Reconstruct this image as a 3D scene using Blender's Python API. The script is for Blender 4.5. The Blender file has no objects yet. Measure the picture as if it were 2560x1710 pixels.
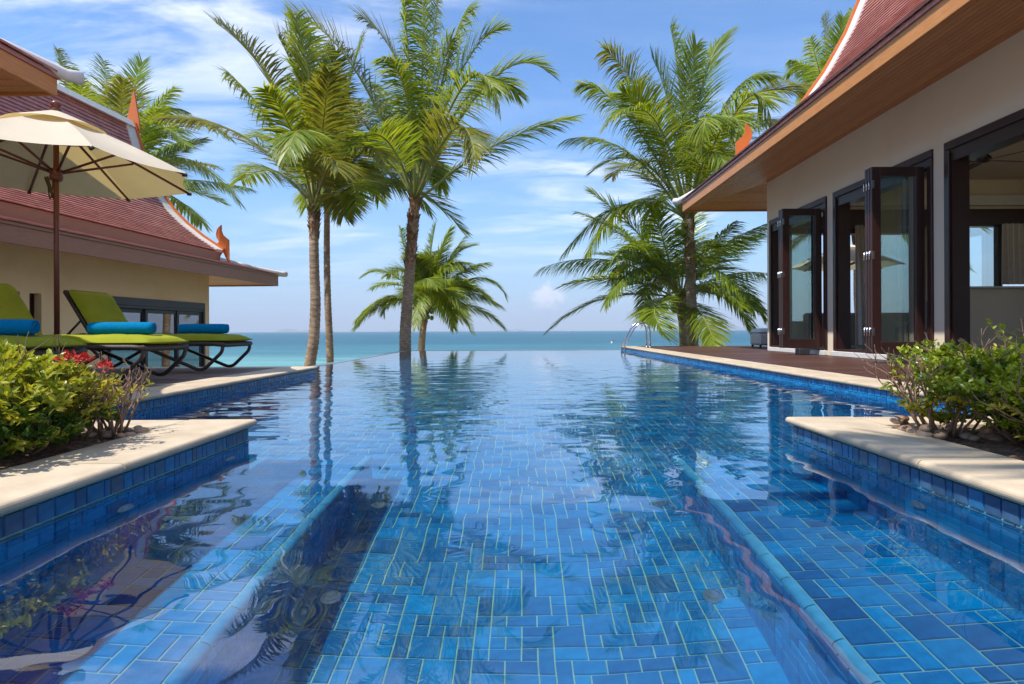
import bpy, math, random
import numpy as np
from mathutils import Vector, Matrix, noise
V = Vector
R = math.radians
sc = bpy.context.scene

# ------------------------------------------------------------------ camera, sky, sun, exposure
CAMH, F, U0, V0 = 0.533, 1500.0, 1302.0, 827.0      # eye above the water, focal length and vanishing point in photo pixels
cam = bpy.data.objects.new('camera', bpy.data.cameras.new('camera'))
sc.collection.objects.link(cam); sc.camera = cam
cam.location = (0, 0, CAMH); cam.rotation_euler = (R(90), R(0.25), 0)
cam.data.sensor_width = 36; cam.data.lens = F / 2560 * 36
cam.data.shift_x = -(U0 - 1280) / 2560; cam.data.shift_y = -(855 - V0) / 2560
cam.data.clip_start = 0.02; cam.data.clip_end = 60000

SUN = V((-0.40, -0.27, 0.88)).normalized()
sun = bpy.data.objects.new('sun', bpy.data.lights.new('sun', 'SUN'))
sc.collection.objects.link(sun)
sun.data.energy = 2.4; sun.data.angle = R(0.53); sun.data.color = (1.0, 0.955, 0.88)
sun.rotation_euler = (-SUN).to_track_quat('-Z', 'Y').to_euler()
sun.data.cycles.is_caustics_light = True

w = bpy.data.worlds.new('World'); sc.world = w; w.use_nodes = True
wn, wl = w.node_tree.nodes, w.node_tree.links
bg = wn['Background']; bg.inputs[1].default_value = 0.15
sky = wn.new('ShaderNodeTexSky'); sky.sky_type = 'NISHITA'; sky.sun_disc = False
sky.sun_elevation = math.asin(SUN.z); sky.sun_rotation = math.atan2(SUN.x, SUN.y)
sky.altitude = 0; sky.air_density = 1.0; sky.dust_density = 0.3; sky.ozone_density = 3.0
def W_(t, **k):
    n = wn.new(t)
    for a, b in k.items(): setattr(n, a, b)
    return n
def wmath(op, a, b=None, clamp=False):
    n = wn.new('ShaderNodeMath'); n.operation = op; n.use_clamp = clamp
    for i, x in enumerate((a, b)):
        if x is None: continue
        if hasattr(x, 'is_linked') or hasattr(x, 'links'): wl.new(x, n.inputs[i])
        else: n.inputs[i].default_value = x
    return n.outputs[0]
tc = W_('ShaderNodeTexCoord'); sep = W_('ShaderNodeSeparateXYZ'); wl.new(tc.outputs['Generated'], sep.inputs[0])
zc = wmath('ADD', wmath('MAXIMUM', sep.outputs[2], 0.0), 0.12)
px_, py_ = wmath('DIVIDE', sep.outputs[0], zc), wmath('DIVIDE', sep.outputs[1], zc)
comb = W_('ShaderNodeCombineXYZ'); wl.new(px_, comb.inputs[0]); wl.new(py_, comb.inputs[1])
def wnoise(scale, stretch, rot, detail, rough, off, dist=0.0):
    mp = W_('ShaderNodeMapping'); wl.new(comb.outputs[0], mp.inputs[0])
    mp.inputs['Rotation'].default_value = (0, 0, R(rot)); mp.inputs['Scale'].default_value = (stretch[0], stretch[1], 1); mp.inputs['Location'].default_value = off
    n = W_('ShaderNodeTexNoise'); wl.new(mp.outputs[0], n.inputs['Vector'])
    n.inputs['Scale'].default_value = scale; n.inputs['Detail'].default_value = detail; n.inputs['Roughness'].default_value = rough; n.inputs['Distortion'].default_value = dist
    return n.outputs[0]
def wramp(x, lo, hi):
    n = W_('ShaderNodeMapRange'); n.interpolation_type = 'SMOOTHSTEP'; wl.new(x, n.inputs[0]); n.inputs[1].default_value = lo; n.inputs[2].default_value = hi
    return n.outputs[0]
CLOUD_OFF, CROT = (12.3, 3.3, 0.0), -50
big = wramp(wnoise(0.62, (1, 1.2), 20, 3, 0.5, CLOUD_OFF), 0.40, 0.60)
fine = wramp(wnoise(1.15, (0.9, 2.6), CROT, 10, 0.60, (7.3, 2.2, 0), 0.7), 0.40, 0.66)
wisp = wramp(wnoise(3.4, (0.8, 3.0), CROT - 8, 9, 0.64, (1.3, 5.2, 0), 0.5), 0.40, 0.80)
cl = wmath('MULTIPLY', wmath('ADD', wmath('MULTIPLY', fine, 0.8), wmath('MULTIPLY', wisp, 0.35)), wmath('ADD', wmath('MULTIPLY', big, 0.9), 0.1), True)
fade = wramp(sep.outputs[2], 0.03, 0.24)
cl = wmath('MULTIPLY', cl, wmath('ADD', wmath('MULTIPLY', fade, 0.80), 0.05), True)
tint = W_('ShaderNodeMix', data_type='RGBA', blend_type='MULTIPLY'); tint.inputs[0].default_value = 1.0
wl.new(sky.outputs[0], tint.inputs[6]); tint.inputs[7].default_value = (0.345, 0.515, 0.66, 1)
hz = wmath('MULTIPLY', wmath('SUBTRACT', 1.0, wramp(sep.outputs[2], -0.05, 0.30)), 0.85)
hmix = W_('ShaderNodeMix', data_type='RGBA'); wl.new(hz, hmix.inputs[0]); wl.new(tint.outputs[2], hmix.inputs[6]); hmix.inputs[7].default_value = (1.24, 1.80, 2.50, 1)
mixc = W_('ShaderNodeMix', data_type='RGBA'); wl.new(cl, mixc.inputs[0]); wl.new(hmix.outputs[2], mixc.inputs[6])
mixc.inputs[7].default_value = (3.9, 4.0, 4.2, 1)
# one small fair-weather cumulus low over the sea
ux, uz = wmath('DIVIDE', sep.outputs[0], wmath('MAXIMUM', sep.outputs[1], 0.02)), wmath('DIVIDE', sep.outputs[2], wmath('MAXIMUM', sep.outputs[1], 0.02))
cn = W_('ShaderNodeTexNoise'); wl.new(tc.outputs['Generated'], cn.inputs['Vector']); cn.inputs['Scale'].default_value = 62; cn.inputs['Detail'].default_value = 7; cn.inputs['Roughness'].default_value = 0.6
dx, dz = wmath('DIVIDE', wmath('SUBTRACT', ux, 0.043), 0.030), wmath('DIVIDE', wmath('SUBTRACT', uz, 0.056), 0.021)
dd_ = wmath('ADD', wmath('SQRT', wmath('ADD', wmath('MULTIPLY', dx, dx), wmath('MULTIPLY', dz, dz))), wmath('MULTIPLY', wmath('SUBTRACT', cn.outputs[0], 0.5), -2.6))
cu = wmath('MULTIPLY', wmath('SUBTRACT', 1.0, wramp(dd_, 0.35, 1.20)), 0.95)
mixk = W_('ShaderNodeMix', data_type='RGBA'); wl.new(cu, mixk.inputs[0]); wl.new(mixc.outputs[2], mixk.inputs[6]); mixk.inputs[7].default_value = (3.4, 3.4, 3.7, 1)
wl.new(mixk.outputs[2], bg.inputs[0])

sc.view_settings.view_transform = 'Standard'; sc.view_settings.look = 'None'
sc.view_settings.gamma = 1.0; sc.view_settings.exposure = 1.25; sc.view_settings.use_curve_mapping = False
sc.cycles.use_denoising = True; sc.cycles.max_bounces = 12; sc.cycles.transparent_max_bounces = 12
sc.cycles.transmission_bounces = 10; sc.cycles.glossy_bounces = 5; sc.cycles.diffuse_bounces = 6
sc.cycles.caustics_reflective = False; sc.cycles.caustics_refractive = True; sc.cycles.blur_glossy = 0.5
sc.cycles.sample_clamp_indirect = 6.0

# ------------------------------------------------------------------ helpers
def px(u, v, Y):
    """photo pixel (2560 wide) at distance Y -> world point"""
    vr = v + 0.0044 * (u - U0)
    return V(((u - U0) / F * Y, Y, CAMH + (V0 - vr) / F * Y))
WLOC = {}
def link(o, loc=V((0, 0, 0)), parent=None):
    sc.collection.objects.link(o)
    WLOC[o.name] = V(loc)
    if parent is not None:
        o.parent = parent; o.location = V(loc) - WLOC[parent.name]
    else: o.location = loc
    return o
def tag(o, label=None, cat=None, group=None, kind=None):
    if label: o['label'] = label
    if cat: o['category'] = cat
    if group: o['group'] = group
    if kind: o['kind'] = kind
    return o
def thing(name, label, cat, loc, group=None):
    o = bpy.data.objects.new(name, None); o.empty_display_size = 0.1
    return tag(link(o, loc), label, cat, group)
class MB:
    def __init__(s, T=None): s.v = []; s.f = []; s.sm = []; s.T = T
    def add(s, vs, fs, smooth=False):
        n = len(s.v)
        s.v += [(s.T @ V(p)) if s.T else V(p) for p in vs]
        s.f += [tuple(i + n for i in f) for f in fs]; s.sm += [smooth] * len(fs)
        return s
    def box(s, a, b):
        x0, y0, z0 = a; x1, y1, z1 = b
        return s.add([(x0, y0, z0), (x1, y0, z0), (x1, y1, z0), (x0, y1, z0), (x0, y0, z1), (x1, y0, z1), (x1, y1, z1), (x0, y1, z1)],
                     [(0, 3, 2, 1), (4, 5, 6, 7), (0, 1, 5, 4), (1, 2, 6, 5), (2, 3, 7, 6), (3, 0, 4, 7)])
    def bbox(s, a, b, c=0.006):
        """box with chamfered edges"""
        x0, y0, z0 = [min(p, q) for p, q in zip(a, b)]; x1, y1, z1 = [max(p, q) for p, q in zip(a, b)]
        c = min(c, (x1 - x0) * .45, (y1 - y0) * .45, (z1 - z0) * .45)
        vs = []
        for X, sx in ((x0, 1), (x1, -1)):
            for Y, sy in ((y0, 1), (y1, -1)):
                for Z, sz in ((z0, 1), (z1, -1)):
                    vs += [(X, Y + sy * c, Z + sz * c), (X + sx * c, Y, Z + sz * c), (X + sx * c, Y + sy * c, Z)]
        I = lambda i, j, k, a: ((i * 2 + j) * 2 + k) * 3 + a
        fs = []
        for i in (0, 1):
            q = [I(i, 0, 0, 0), I(i, 0, 1, 0), I(i, 1, 1, 0), I(i, 1, 0, 0)]; fs.append(tuple(q if i == 0 else q[::-1]))
            q = [I(0, i, 0, 1), I(1, i, 0, 1), I(1, i, 1, 1), I(0, i, 1, 1)]; fs.append(tuple(q if i == 0 else q[::-1]))
            q = [I(0, 0, i, 2), I(0, 1, i, 2), I(1, 1, i, 2), I(1, 0, i, 2)]; fs.append(tuple(q if i == 0 else q[::-1]))
            for j in (0, 1):
                q = [I(i, j, 0, 0), I(i, j, 0, 1), I(i, j, 1, 1), I(i, j, 1, 0)]; fs.append(tuple(q if i != j else q[::-1]))
                q = [I(i, 0, j, 0), I(i, 1, j, 0), I(i, 1, j, 2), I(i, 0, j, 2)]; fs.append(tuple(q if i == j else q[::-1]))
                q = [I(0, i, j, 1), I(1, i, j, 1), I(1, i, j, 2), I(0, i, j, 2)]; fs.append(tuple(q if i != j else q[::-1]))
                for k in (0, 1):
                    q = [I(i, j, k, 0), I(i, j, k, 1), I(i, j, k, 2)]; fs.append(tuple(q if (i + j + k) % 2 else q[::-1]))
        return s.add(vs, fs)
    def tube(s, pts, r, n=8, cap=True, rad=None):
        pts = [V(p) for p in pts]; rings = []; up = V((0.13, 0.21, 0.97))
        vs = []; N = len(pts)
        for i, p in enumerate(pts):
            t = (pts[min(i + 1, N - 1)] - pts[max(i - 1, 0)]).normalized()
            a = t.cross(up)
            if a.length < 1e-3: a = t.cross(V((1, 0, 0)))
            a.normalize(); b = t.cross(a); up = -b if (-b).dot(up) > 0 else b
            b = up; a = t.cross(b).normalized()
            rr = rad[i] if rad else r
            vs += [p + (a * math.cos(q) + b * math.sin(q)) * rr for q in [2 * math.pi * k / n for k in range(n)]]
        fs = [(i * n + k, i * n + (k + 1) % n, (i + 1) * n + (k + 1) % n, (i + 1) * n + k) for i in range(N - 1) for k in range(n)]
        if cap: fs += [tuple(range(n))[::-1], tuple((N - 1) * n + k for k in range(n))]
        return s.add(vs, fs, True)
    def lathe(s, c, prof, n=20):
        c = V(c); vs = []; m = len(prof)
        for r, z in prof:
            vs += [c + V((r * math.cos(2 * math.pi * k / n), r * math.sin(2 * math.pi * k / n), z)) for k in range(n)]
        fs = [(i * n + k, i * n + (k + 1) % n, (i + 1) * n + (k + 1) % n, (i + 1) * n + k) for i in range(m - 1) for k in range(n)]
        fs += [tuple(range(n))[::-1], tuple((m - 1) * n + k for k in range(n))]
        return s.add(vs, fs, True)
    def prism(s, poly, e0, e1):
        """poly: list of 3-D points, extruded by vector from +e0 to +e1"""
        n = len(poly); e0 = V(e0); e1 = V(e1)
        vs = [V(p) + e0 for p in poly] + [V(p) + e1 for p in poly]
        return s.add(vs, [tuple(range(n))[::-1], tuple(range(n, 2 * n))] + [(k, (k + 1) % n, n + (k + 1) % n, n + k) for k in range(n)])
    def grid(s, fn, nu, nv, smooth=True):
        vs = [fn(i / nu, j / nv) for j in range(nv + 1) for i in range(nu + 1)]
        return s.add(vs, [(j * (nu + 1) + i, j * (nu + 1) + i + 1, (j + 1) * (nu + 1) + i + 1, (j + 1) * (nu + 1) + i) for j in range(nv) for i in range(nu)], smooth)
    def mesh(s, name, m, off=V((0, 0, 0))):
        me = bpy.data.meshes.new(name)
        me.from_pydata([tuple(p - off) for p in s.v], [], s.f)
        me.polygons.foreach_set('use_smooth', s.sm); me.materials.append(m); me.update()
        return me
def part(parent, name, mb, m, loc=None, kind=None, label=None):
    """mesh given in world coordinates, linked as a child"""
    base = V(loc) if loc is not None else V(WLOC[parent.name]) if parent is not None else V((0, 0, 0))
    o = bpy.data.objects.new(name, mb.mesh(name, m, base))
    link(o, base, parent)
    if kind: o['kind'] = kind
    if label: o['label'] = label
    return o
def solo(name, mb, m, label=None, cat=None, loc=V((0, 0, 0)), group=None, kind=None):
    return tag(part(None, name, mb, m, loc), label, cat, group, kind)
def struct(name, mb, m, label=None): return solo(name, mb, m, label, kind='structure')

# ------------------------------------------------------------------ materials
def nodes(name):
    m = bpy.data.materials.new(name); m.use_nodes = True
    return m, m.node_tree.nodes, m.node_tree.links, m.node_tree.nodes['Principled BSDF']
def ramp(n, l, src, cols, pos=None):
    r = n.new('ShaderNodeValToRGB'); l.new(src, r.inputs[0]); e = r.color_ramp.elements
    while len(e) < len(cols): e.new(0.5)
    for i, c in enumerate(cols):
        e[i].position = pos[i] if pos else i / (len(cols) - 1); e[i].color = (*c, 1)
    return r.outputs[0]
def noi(n, l, scale, detail=4, rough=0.6, stretch=None, coord='Object', rot=(0, 0, 0)):
    t = n.new('ShaderNodeTexCoord'); mp = n.new('ShaderNodeMapping'); l.new(t.outputs[coord], mp.inputs[0])
    if stretch: mp.inputs['Scale'].default_value = stretch
    mp.inputs['Rotation'].default_value = rot
    x = n.new('ShaderNodeTexNoise'); l.new(mp.outputs[0], x.inputs['Vector'])
    x.inputs['Scale'].default_value = scale; x.inputs['Detail'].default_value = detail; x.inputs['Roughness'].default_value = rough
    return x.outputs[0]
def mixc_(n, l, fac, a, b, mode='MIX'):
    x = n.new('ShaderNodeMix'); x.data_type = 'RGBA'; x.blend_type = mode
    for i, q in ((0, fac), (6, a), (7, b)):
        if hasattr(q, 'links'): l.new(q, x.inputs[i])
        else: x.inputs[i].default_value = q if i == 0 else (*q, 1)
    return x.outputs[2]
def bump(n, l, b, h, strength, dist=0.01):
    x = n.new('ShaderNodeBump'); l.new(h, x.inputs['Height']); x.inputs['Strength'].default_value = strength; x.inputs['Distance'].default_value = dist
    l.new(x.outputs[0], b.inputs['Normal'])
def simple(name, cols, scale=6, rough=0.5, bmp=0.0, bscale=60, stretch=None, detail=5, spec=0.5, metal=0.0, coord='Object', bdist=0.004, lo=0.3, hi=0.7):
    m, n, l, b = nodes(name)
    x = noi(n, l, scale, detail, 0.62, stretch, coord)
    l.new(ramp(n, l, x, cols, [lo + (hi - lo) * i / max(1, len(cols) - 1) for i in range(len(cols))] if len(cols) > 1 else [0]), b.inputs['Base Color'])
    b.inputs['Roughness'].default_value = rough; b.inputs['Specular IOR Level'].default_value = spec; b.inputs['Metallic'].default_value = metal
    if bmp: bump(n, l, b, noi(n, l, bscale, 4, 0.6, stretch, coord), bmp, bdist)
    return m
def randval(n, l, island=True):
    g = n.new('ShaderNodeNewGeometry'); oi = n.new('ShaderNodeObjectInfo')
    if island == 'object': return oi.outputs['Random']
    a = n.new('ShaderNodeMath'); a.operation = 'ADD'; l.new(g.outputs['Random Per Island'], a.inputs[0]); l.new(oi.outputs['Random'], a.inputs[1])
    f = n.new('ShaderNodeMath'); f.operation = 'FRACT'; l.new(a.outputs[0], f.inputs[0])
    return f.outputs[0]
def varied(name, cols, rough=0.4, nscale=8, namt=0.35, ncols=((0.55, 0.55, 0.55), (1.25, 1.25, 1.25)), island=True, bmp=0, bscale=30, stretch=None, spec=0.5, coord='Object', pos=None, bdist=0.003):
    m, n, l, b = nodes(name)
    c = ramp(n, l, randval(n, l, island), cols, pos)
    x = ramp(n, l, noi(n, l, nscale, 5, 0.6, stretch, coord), ncols, [0.3, 0.7])
    c = mixc_(n, l, namt, c, x, 'MULTIPLY')
    l.new(c, b.inputs['Base Color']); b.inputs['Roughness'].default_value = rough; b.inputs['Specular IOR Level'].default_value = spec
    if bmp: bump(n, l, b, noi(n, l, bscale, 4, 0.6, stretch, coord), bmp, bdist)
    return m
def leafy(name, cols, trans=0.35, rough=0.4, pos=None, tcol=(1.5, 1.35, 0.5), nscale=0.7):
    m, n, l, b = nodes(name)
    c = ramp(n, l, randval(n, l), cols, pos)
    c = mixc_(n, l, 0.5, c, ramp(n, l, noi(n, l, nscale, 2), ((0.6, 0.6, 0.6), (1.3, 1.3, 1.3)), [0.35, 0.65]), 'MULTIPLY')
    l.new(c, b.inputs['Base Color']); b.inputs['Roughness'].default_value = rough; b.inputs['Specular IOR Level'].default_value = 0.45
    t = n.new('ShaderNodeBsdfTranslucent'); l.new(mixc_(n, l, 1.0, c, tcol, 'MULTIPLY'), t.inputs[0])
    s = n.new('ShaderNodeMixShader'); s.inputs[0].default_value = trans
    l.new(b.outputs[0], s.inputs[1]); l.new(t.outputs[0], s.inputs[2]); l.new(s.outputs[0], n['Material Output'].inputs[0])
    return m
def canvas(name, col, tcol, trans=0.3):
    m, n, l, b = nodes(name)
    c = mixc_(n, l, 0.4, col, ramp(n, l, noi(n, l, 3, 4), ((0.8, 0.8, 0.8), (1.1, 1.1, 1.1)), [0.3, 0.7]), 'MULTIPLY')
    l.new(c, b.inputs['Base Color']); b.inputs['Roughness'].default_value = 0.9; b.inputs['Specular IOR Level'].default_value = 0.1
    bump(n, l, b, noi(n, l, 300, 2), 0.15, 0.002)
    t = n.new('ShaderNodeBsdfTranslucent'); t.inputs[0].default_value = (*tcol, 1)
    s = n.new('ShaderNodeMixShader'); s.inputs[0].default_value = trans
    l.new(b.outputs[0], s.inputs[1]); l.new(t.outputs[0], s.inputs[2]); l.new(s.outputs[0], n['Material Output'].inputs[0])
    return m
def glass(name, rough=0.0, tint=(0.93, 0.97, 0.95), f=0.10):
    m, n, l, b = nodes(name)
    fr = n.new('ShaderNodeFresnel'); fr.inputs[0].default_value = 1.5
    gl = n.new('ShaderNodeBsdfGlossy'); gl.inputs['Roughness'].default_value = rough
    tr = n.new('ShaderNodeBsdfTransparent'); tr.inputs[0].default_value = (*tint, 1)
    a = n.new('ShaderNodeMath'); a.operation = 'ADD'; l.new(fr.outputs[0], a.inputs[0]); a.inputs[1].default_value = f
    s = n.new('ShaderNodeMixShader'); l.new(a.outputs[0], s.inputs[0]); l.new(tr.outputs[0], s.inputs[1]); l.new(gl.outputs[0], s.inputs[2])
    l.new(s.outputs[0], n['Material Output'].inputs[0]); return m

M = {}
TILECOLS = ((0.0, 0.125, 0.36), (0.0, 0.225, 0.56), (0.0, 0.285, 0.67), (0.001, 0.140, 0.40), (0.0, 0.320, 0.72), (0.0, 0.205, 0.54))
M['tile'] = varied('pool tile glaze', TILECOLS, 0.16, 26, 0.5, ((0.45, 0.5, 0.6), (1.3, 1.25, 1.15)), 'object')
M['tiles'] = varied('pool tile glaze field', TILECOLS, 0.16, 26, 0.5, ((0.45, 0.5, 0.6), (1.3, 1.25, 1.15)))
SHADED_FLOORCOLS = tuple(tuple(q * 0.85 for q in c) for c in TILECOLS)  # same glaze, darkened in colour for the dimmer light on the deep floor
M['ftile'] = varied('shade-toned floor tile glaze', SHADED_FLOORCOLS, 0.16, 26, 0.5, ((0.45, 0.5, 0.6), (1.3, 1.25, 1.15)), 'object')
M['ftiles'] = varied('shade-toned floor tile glaze field', SHADED_FLOORCOLS, 0.16, 26, 0.5, ((0.45, 0.5, 0.6), (1.3, 1.25, 1.15)))
WLC = ((0.022, 0.105, 0.24), (0.03, 0.15, 0.33), (0.085, 0.11, 0.17), (0.02, 0.18, 0.42), (0.06, 0.13, 0.24), (0.03, 0.085, 0.20))
M['wtile'] = varied('waterline tile glaze', WLC, 0.22, 22, 0.6, ((0.5, 0.5, 0.6), (1.5, 1.3, 1.15)), 'object')
M['wtiles'] = varied('waterline tile glaze field', WLC, 0.22, 22, 0.6, ((0.5, 0.5, 0.6), (1.5, 1.3, 1.15)))
M['grout'] = simple('pool grout', ((0.14, 0.38, 0.37), (0.26, 0.54, 0.48)), 5, 0.8)
M['noz'] = varied('step nosing tile', ((0.04, 0.34, 0.66), (0.07, 0.42, 0.70), (0.03, 0.30, 0.62)), 0.2, 20, 0.4)
M['stone'] = varied('sandstone coping', ((0.60, 0.49, 0.355), (0.66, 0.545, 0.40), (0.57, 0.455, 0.32), (0.63, 0.515, 0.375)), 0.70, 4, 0.75, ((0.60, 0.56, 0.50), (1.10, 1.09, 1.07)), 'object', 0.4, 60, bdist=0.003)
M['deckR'] = varied('dark deck wood', ((0.085, 0.036, 0.026), (0.120, 0.052, 0.036), (0.070, 0.030, 0.022), (0.10, 0.044, 0.032)), 0.42, 6, 0.5, ((0.5, 0.5, 0.5), (1.4, 1.4, 1.4)), 'object', 0.3, 30, (1, 14, 1))
M['deckL'] = varied('weathered deck wood', ((0.16, 0.105, 0.085), (0.22, 0.15, 0.125), (0.13, 0.085, 0.07), (0.19, 0.13, 0.11)), 0.6, 6, 0.6, ((0.45, 0.45, 0.45), (1.4, 1.4, 1.4)), 'object', 0.4, 30, (1, 14, 1))
M['under'] = simple('deck substructure', ((0.02, 0.015, 0.012), (0.03, 0.022, 0.018)), 4, 0.9)
M['wallL'] = simple('ochre plaster', ((0.80, 0.60, 0.34), (0.87, 0.68, 0.40), (0.88, 0.70, 0.42)), 0.9, 0.85, 0.08, 120)
M['wallR'] = simple('cream plaster', ((0.81, 0.67, 0.48), (0.87, 0.74, 0.55), (0.88, 0.76, 0.57)), 0.8, 0.85, 0.08, 120)
M['white'] = simple('white trim paint', ((0.72, 0.70, 0.66), (0.80, 0.78, 0.75)), 5, 0.6, 0.1, 60)
M['dark'] = simple('dark stained timber', ((0.030, 0.011, 0.009), (0.052, 0.018, 0.014)), 5, 0.33, 0.12, 30, (14, 14, 1))
M['grey'] = simple('grey aluminium frame', ((0.035, 0.036, 0.040), (0.05, 0.05, 0.055)), 4, 0.4)
M['orange'] = simple('orange painted board', ((0.55, 0.135, 0.02), (0.66, 0.17, 0.03)), 3, 0.5, 0.15, 50)
M['fasc'] = simple('teak fascia', ((0.52, 0.20, 0.055), (0.66, 0.28, 0.08)), 5, 0.42, 0.15, 20, (12, 1, 12))
M['soff'] = varied('teak soffit board', ((0.60, 0.245, 0.080), (0.68, 0.300, 0.105), (0.54, 0.210, 0.070)), 0.45, 5, 0.5, ((0.6, 0.6, 0.6), (1.3, 1.3, 1.3)), 'object', 0.15, 20, (10, 1, 10))
M['fascL'] = simple('brown fascia', ((0.34, 0.155, 0.095), (0.42, 0.205, 0.125)), 5, 0.45, 0.15, 20, (1, 1, 10))
M['roof'] = varied('glazed roof tile', ((0.48, 0.195, 0.150), (0.54, 0.240, 0.190), (0.43, 0.170, 0.140), (0.51, 0.220, 0.185)), 0.33, 4, 0.4, ((0.6, 0.6, 0.6), (1.35, 1.35, 1.35)))
M['green'] = simple('lime cushion fabric', ((0.25, 0.27, 0.012), (0.31, 0.33, 0.02)), 4, 0.85, 0.25, 500, spec=0.2, bdist=0.001)
M['towel'] = simple('turquoise towelling', ((0.0, 0.16, 0.36), (0.0, 0.22, 0.46)), 60, 0.95, 0.9, 420, spec=0.1, bdist=0.004)
M['wicker'] = simple('dark woven rattan', ((0.028, 0.018, 0.015), (0.06, 0.042, 0.036)), 90, 0.45, 0.9, 160, bdist=0.004)
M['tubem'] = simple('brown powder coated tube', ((0.04, 0.028, 0.025), (0.055, 0.04, 0.036)), 8, 0.35)
M['steel'] = simple('polished steel', ((0.55, 0.55, 0.55), (0.66, 0.66, 0.66)), 4, 0.18, metal=1.0)
M['canvas'] = canvas('cream canvas', (0.80, 0.70, 0.55), (0.75, 0.55, 0.20), 0.30)
M['canvasW'] = canvas('white canvas', (0.84, 0.82, 0.78), (0.75, 0.66, 0.45), 0.30)
M['pole'] = simple('red brown hardwood', ((0.14, 0.035, 0.02), (0.20, 0.055, 0.03)), 8, 0.32, 0.1, 20, (8, 8, 1))
M['rope'] = simple('dark cord', ((0.08, 0.05, 0.02), (0.13, 0.08, 0.03)), 60, 0.8)
M['glass'] = glass('clear pane'); M['glassL'] = glass('reflective pane', 0.0, (0.75, 0.85, 0.85), 0.28)
M['curtain'] = simple('pale curtain', ((0.74, 0.69, 0.62), (0.82, 0.78, 0.71)), 8, 0.9)
M['inner'] = simple('interior plaster', ((0.82, 0.72, 0.58), (0.86, 0.76, 0.63)), 2, 0.85)
M['ceil'] = simple('taupe ceiling', ((0.60, 0.48, 0.36), (0.66, 0.53, 0.40)), 2, 0.85)
M['floor'] = simple('polished room floor', ((0.20, 0.14, 0.10), (0.28, 0.20, 0.15)), 3, 0.15)
M['sofa'] = simple('grey woven sofa', ((0.20, 0.18, 0.16), (0.30, 0.27, 0.25)), 120, 0.8, 0.7, 140)
M['cush'] = simple('pale blue cushion', ((0.62, 0.70, 0.78), (0.72, 0.78, 0.84)), 4, 0.9)
M['rock'] = simple('dark throw fabric', ((0.05, 0.05, 0.05), (0.09, 0.085, 0.08)), 6, 0.9)
FR = ((0.11, 0.19, 0.015), (0.19, 0.275, 0.022), (0.27, 0.34, 0.030), (0.14, 0.22, 0.018), (0.37, 0.39, 0.065), (0.22, 0.295, 0.024))
M['frond'] = leafy('palm leaflet', FR, 0.48, 0.42)
M['frondY'] = leafy('palm leaflet yellowing', ((0.20, 0.22, 0.025), (0.26, 0.25, 0.04), (0.15, 0.19, 0.02), (0.30, 0.26, 0.07)), 0.42, 0.35)
M['frondD'] = leafy('palm leaflet deep green', ((0.11, 0.185, 0.015), (0.18, 0.255, 0.020), (0.25, 0.32, 0.027), (0.14, 0.215, 0.017)), 0.38, 0.32)
M['frondB'] = leafy('dead palm leaflet', ((0.20, 0.12, 0.06), (0.30, 0.20, 0.10), (0.26, 0.21, 0.07), (0.16, 0.10, 0.055)), 0.3, 0.7)
M['rachis'] = simple('palm leaf stalk', ((0.20, 0.24, 0.05), (0.30, 0.30, 0.08)), 4, 0.45)
def trunkmat():
    m, n, l, b = nodes('palm trunk bark')
    t = n.new('ShaderNodeTexCoord'); s = n.new('ShaderNodeSeparateXYZ'); l.new(t.outputs['Object'], s.inputs[0])
    c1 = ramp(n, l, noi(n, l, 3, 6, 0.65), ((0.28, 0.19, 0.12), (0.47, 0.34, 0.225), (0.56, 0.43, 0.30)), [0.3, 0.5, 0.72])
    st = ramp(n, l, noi(n, l, 5, 5, 0.6, (1.5, 1.5, 9)), ((0.45, 0.42, 0.4), (1.2, 1.15, 1.1)), [0.38, 0.6])
    l.new(mixc_(n, l, 0.75, c1, st, 'MULTIPLY'), b.inputs['Base Color']); b.inputs['Roughness'].default_value = 0.85
    bump(n, l, b, noi(n, l, 14, 5, 0.65, (1.5, 1.5, 5)), 0.6, 0.03); return m
M['trunk'] = trunkmat()
M['boot'] = varied('palm leaf base fibre', ((0.18, 0.085, 0.04), (0.32, 0.17, 0.075), (0.42, 0.25, 0.13), (0.12, 0.06, 0.03)), 0.85, 9, 0.6, ((0.45, 0.45, 0.45), (1.4, 1.4, 1.4)), True, 0.6, 30)
M['nut'] = simple('green coconut', ((0.17, 0.22, 0.03), (0.26, 0.28, 0.05)), 3, 0.35)
M['leafL'] = leafy('ixora leaf', ((0.18, 0.25, 0.02), (0.34, 0.39, 0.04), (0.50, 0.49, 0.06), (0.25, 0.32, 0.03), (0.60, 0.54, 0.10)), 0.35, 0.35, nscale=5)
M['leafY'] = leafy('yellow ixora leaf', ((0.40, 0.35, 0.04), (0.50, 0.42, 0.06), (0.30, 0.30, 0.03), (0.22, 0.26, 0.03)), 0.35, 0.4, nscale=5)
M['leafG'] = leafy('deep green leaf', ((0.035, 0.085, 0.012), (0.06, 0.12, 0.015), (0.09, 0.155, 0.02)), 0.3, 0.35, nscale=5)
M['leafR'] = leafy('glossy hedge leaf', ((0.15, 0.24, 0.018), (0.26, 0.35, 0.028), (0.38, 0.44, 0.038), (0.19, 0.28, 0.022), (0.46, 0.48, 0.06)), 0.35, 0.28, nscale=5)
M['twig'] = simple('shrub twig', ((0.10, 0.06, 0.035), (0.22, 0.15, 0.09)), 20, 0.85)
M['dry'] = simple('dry twig', ((0.20, 0.11, 0.07), (0.32, 0.21, 0.14)), 20, 0.9)
M['red'] = leafy('red ixora petal', ((0.55, 0.02, 0.015), (0.68, 0.05, 0.03), (0.45, 0.012, 0.015)), 0.2, 0.5, tcol=(1.2, 0.6, 0.5))
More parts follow.
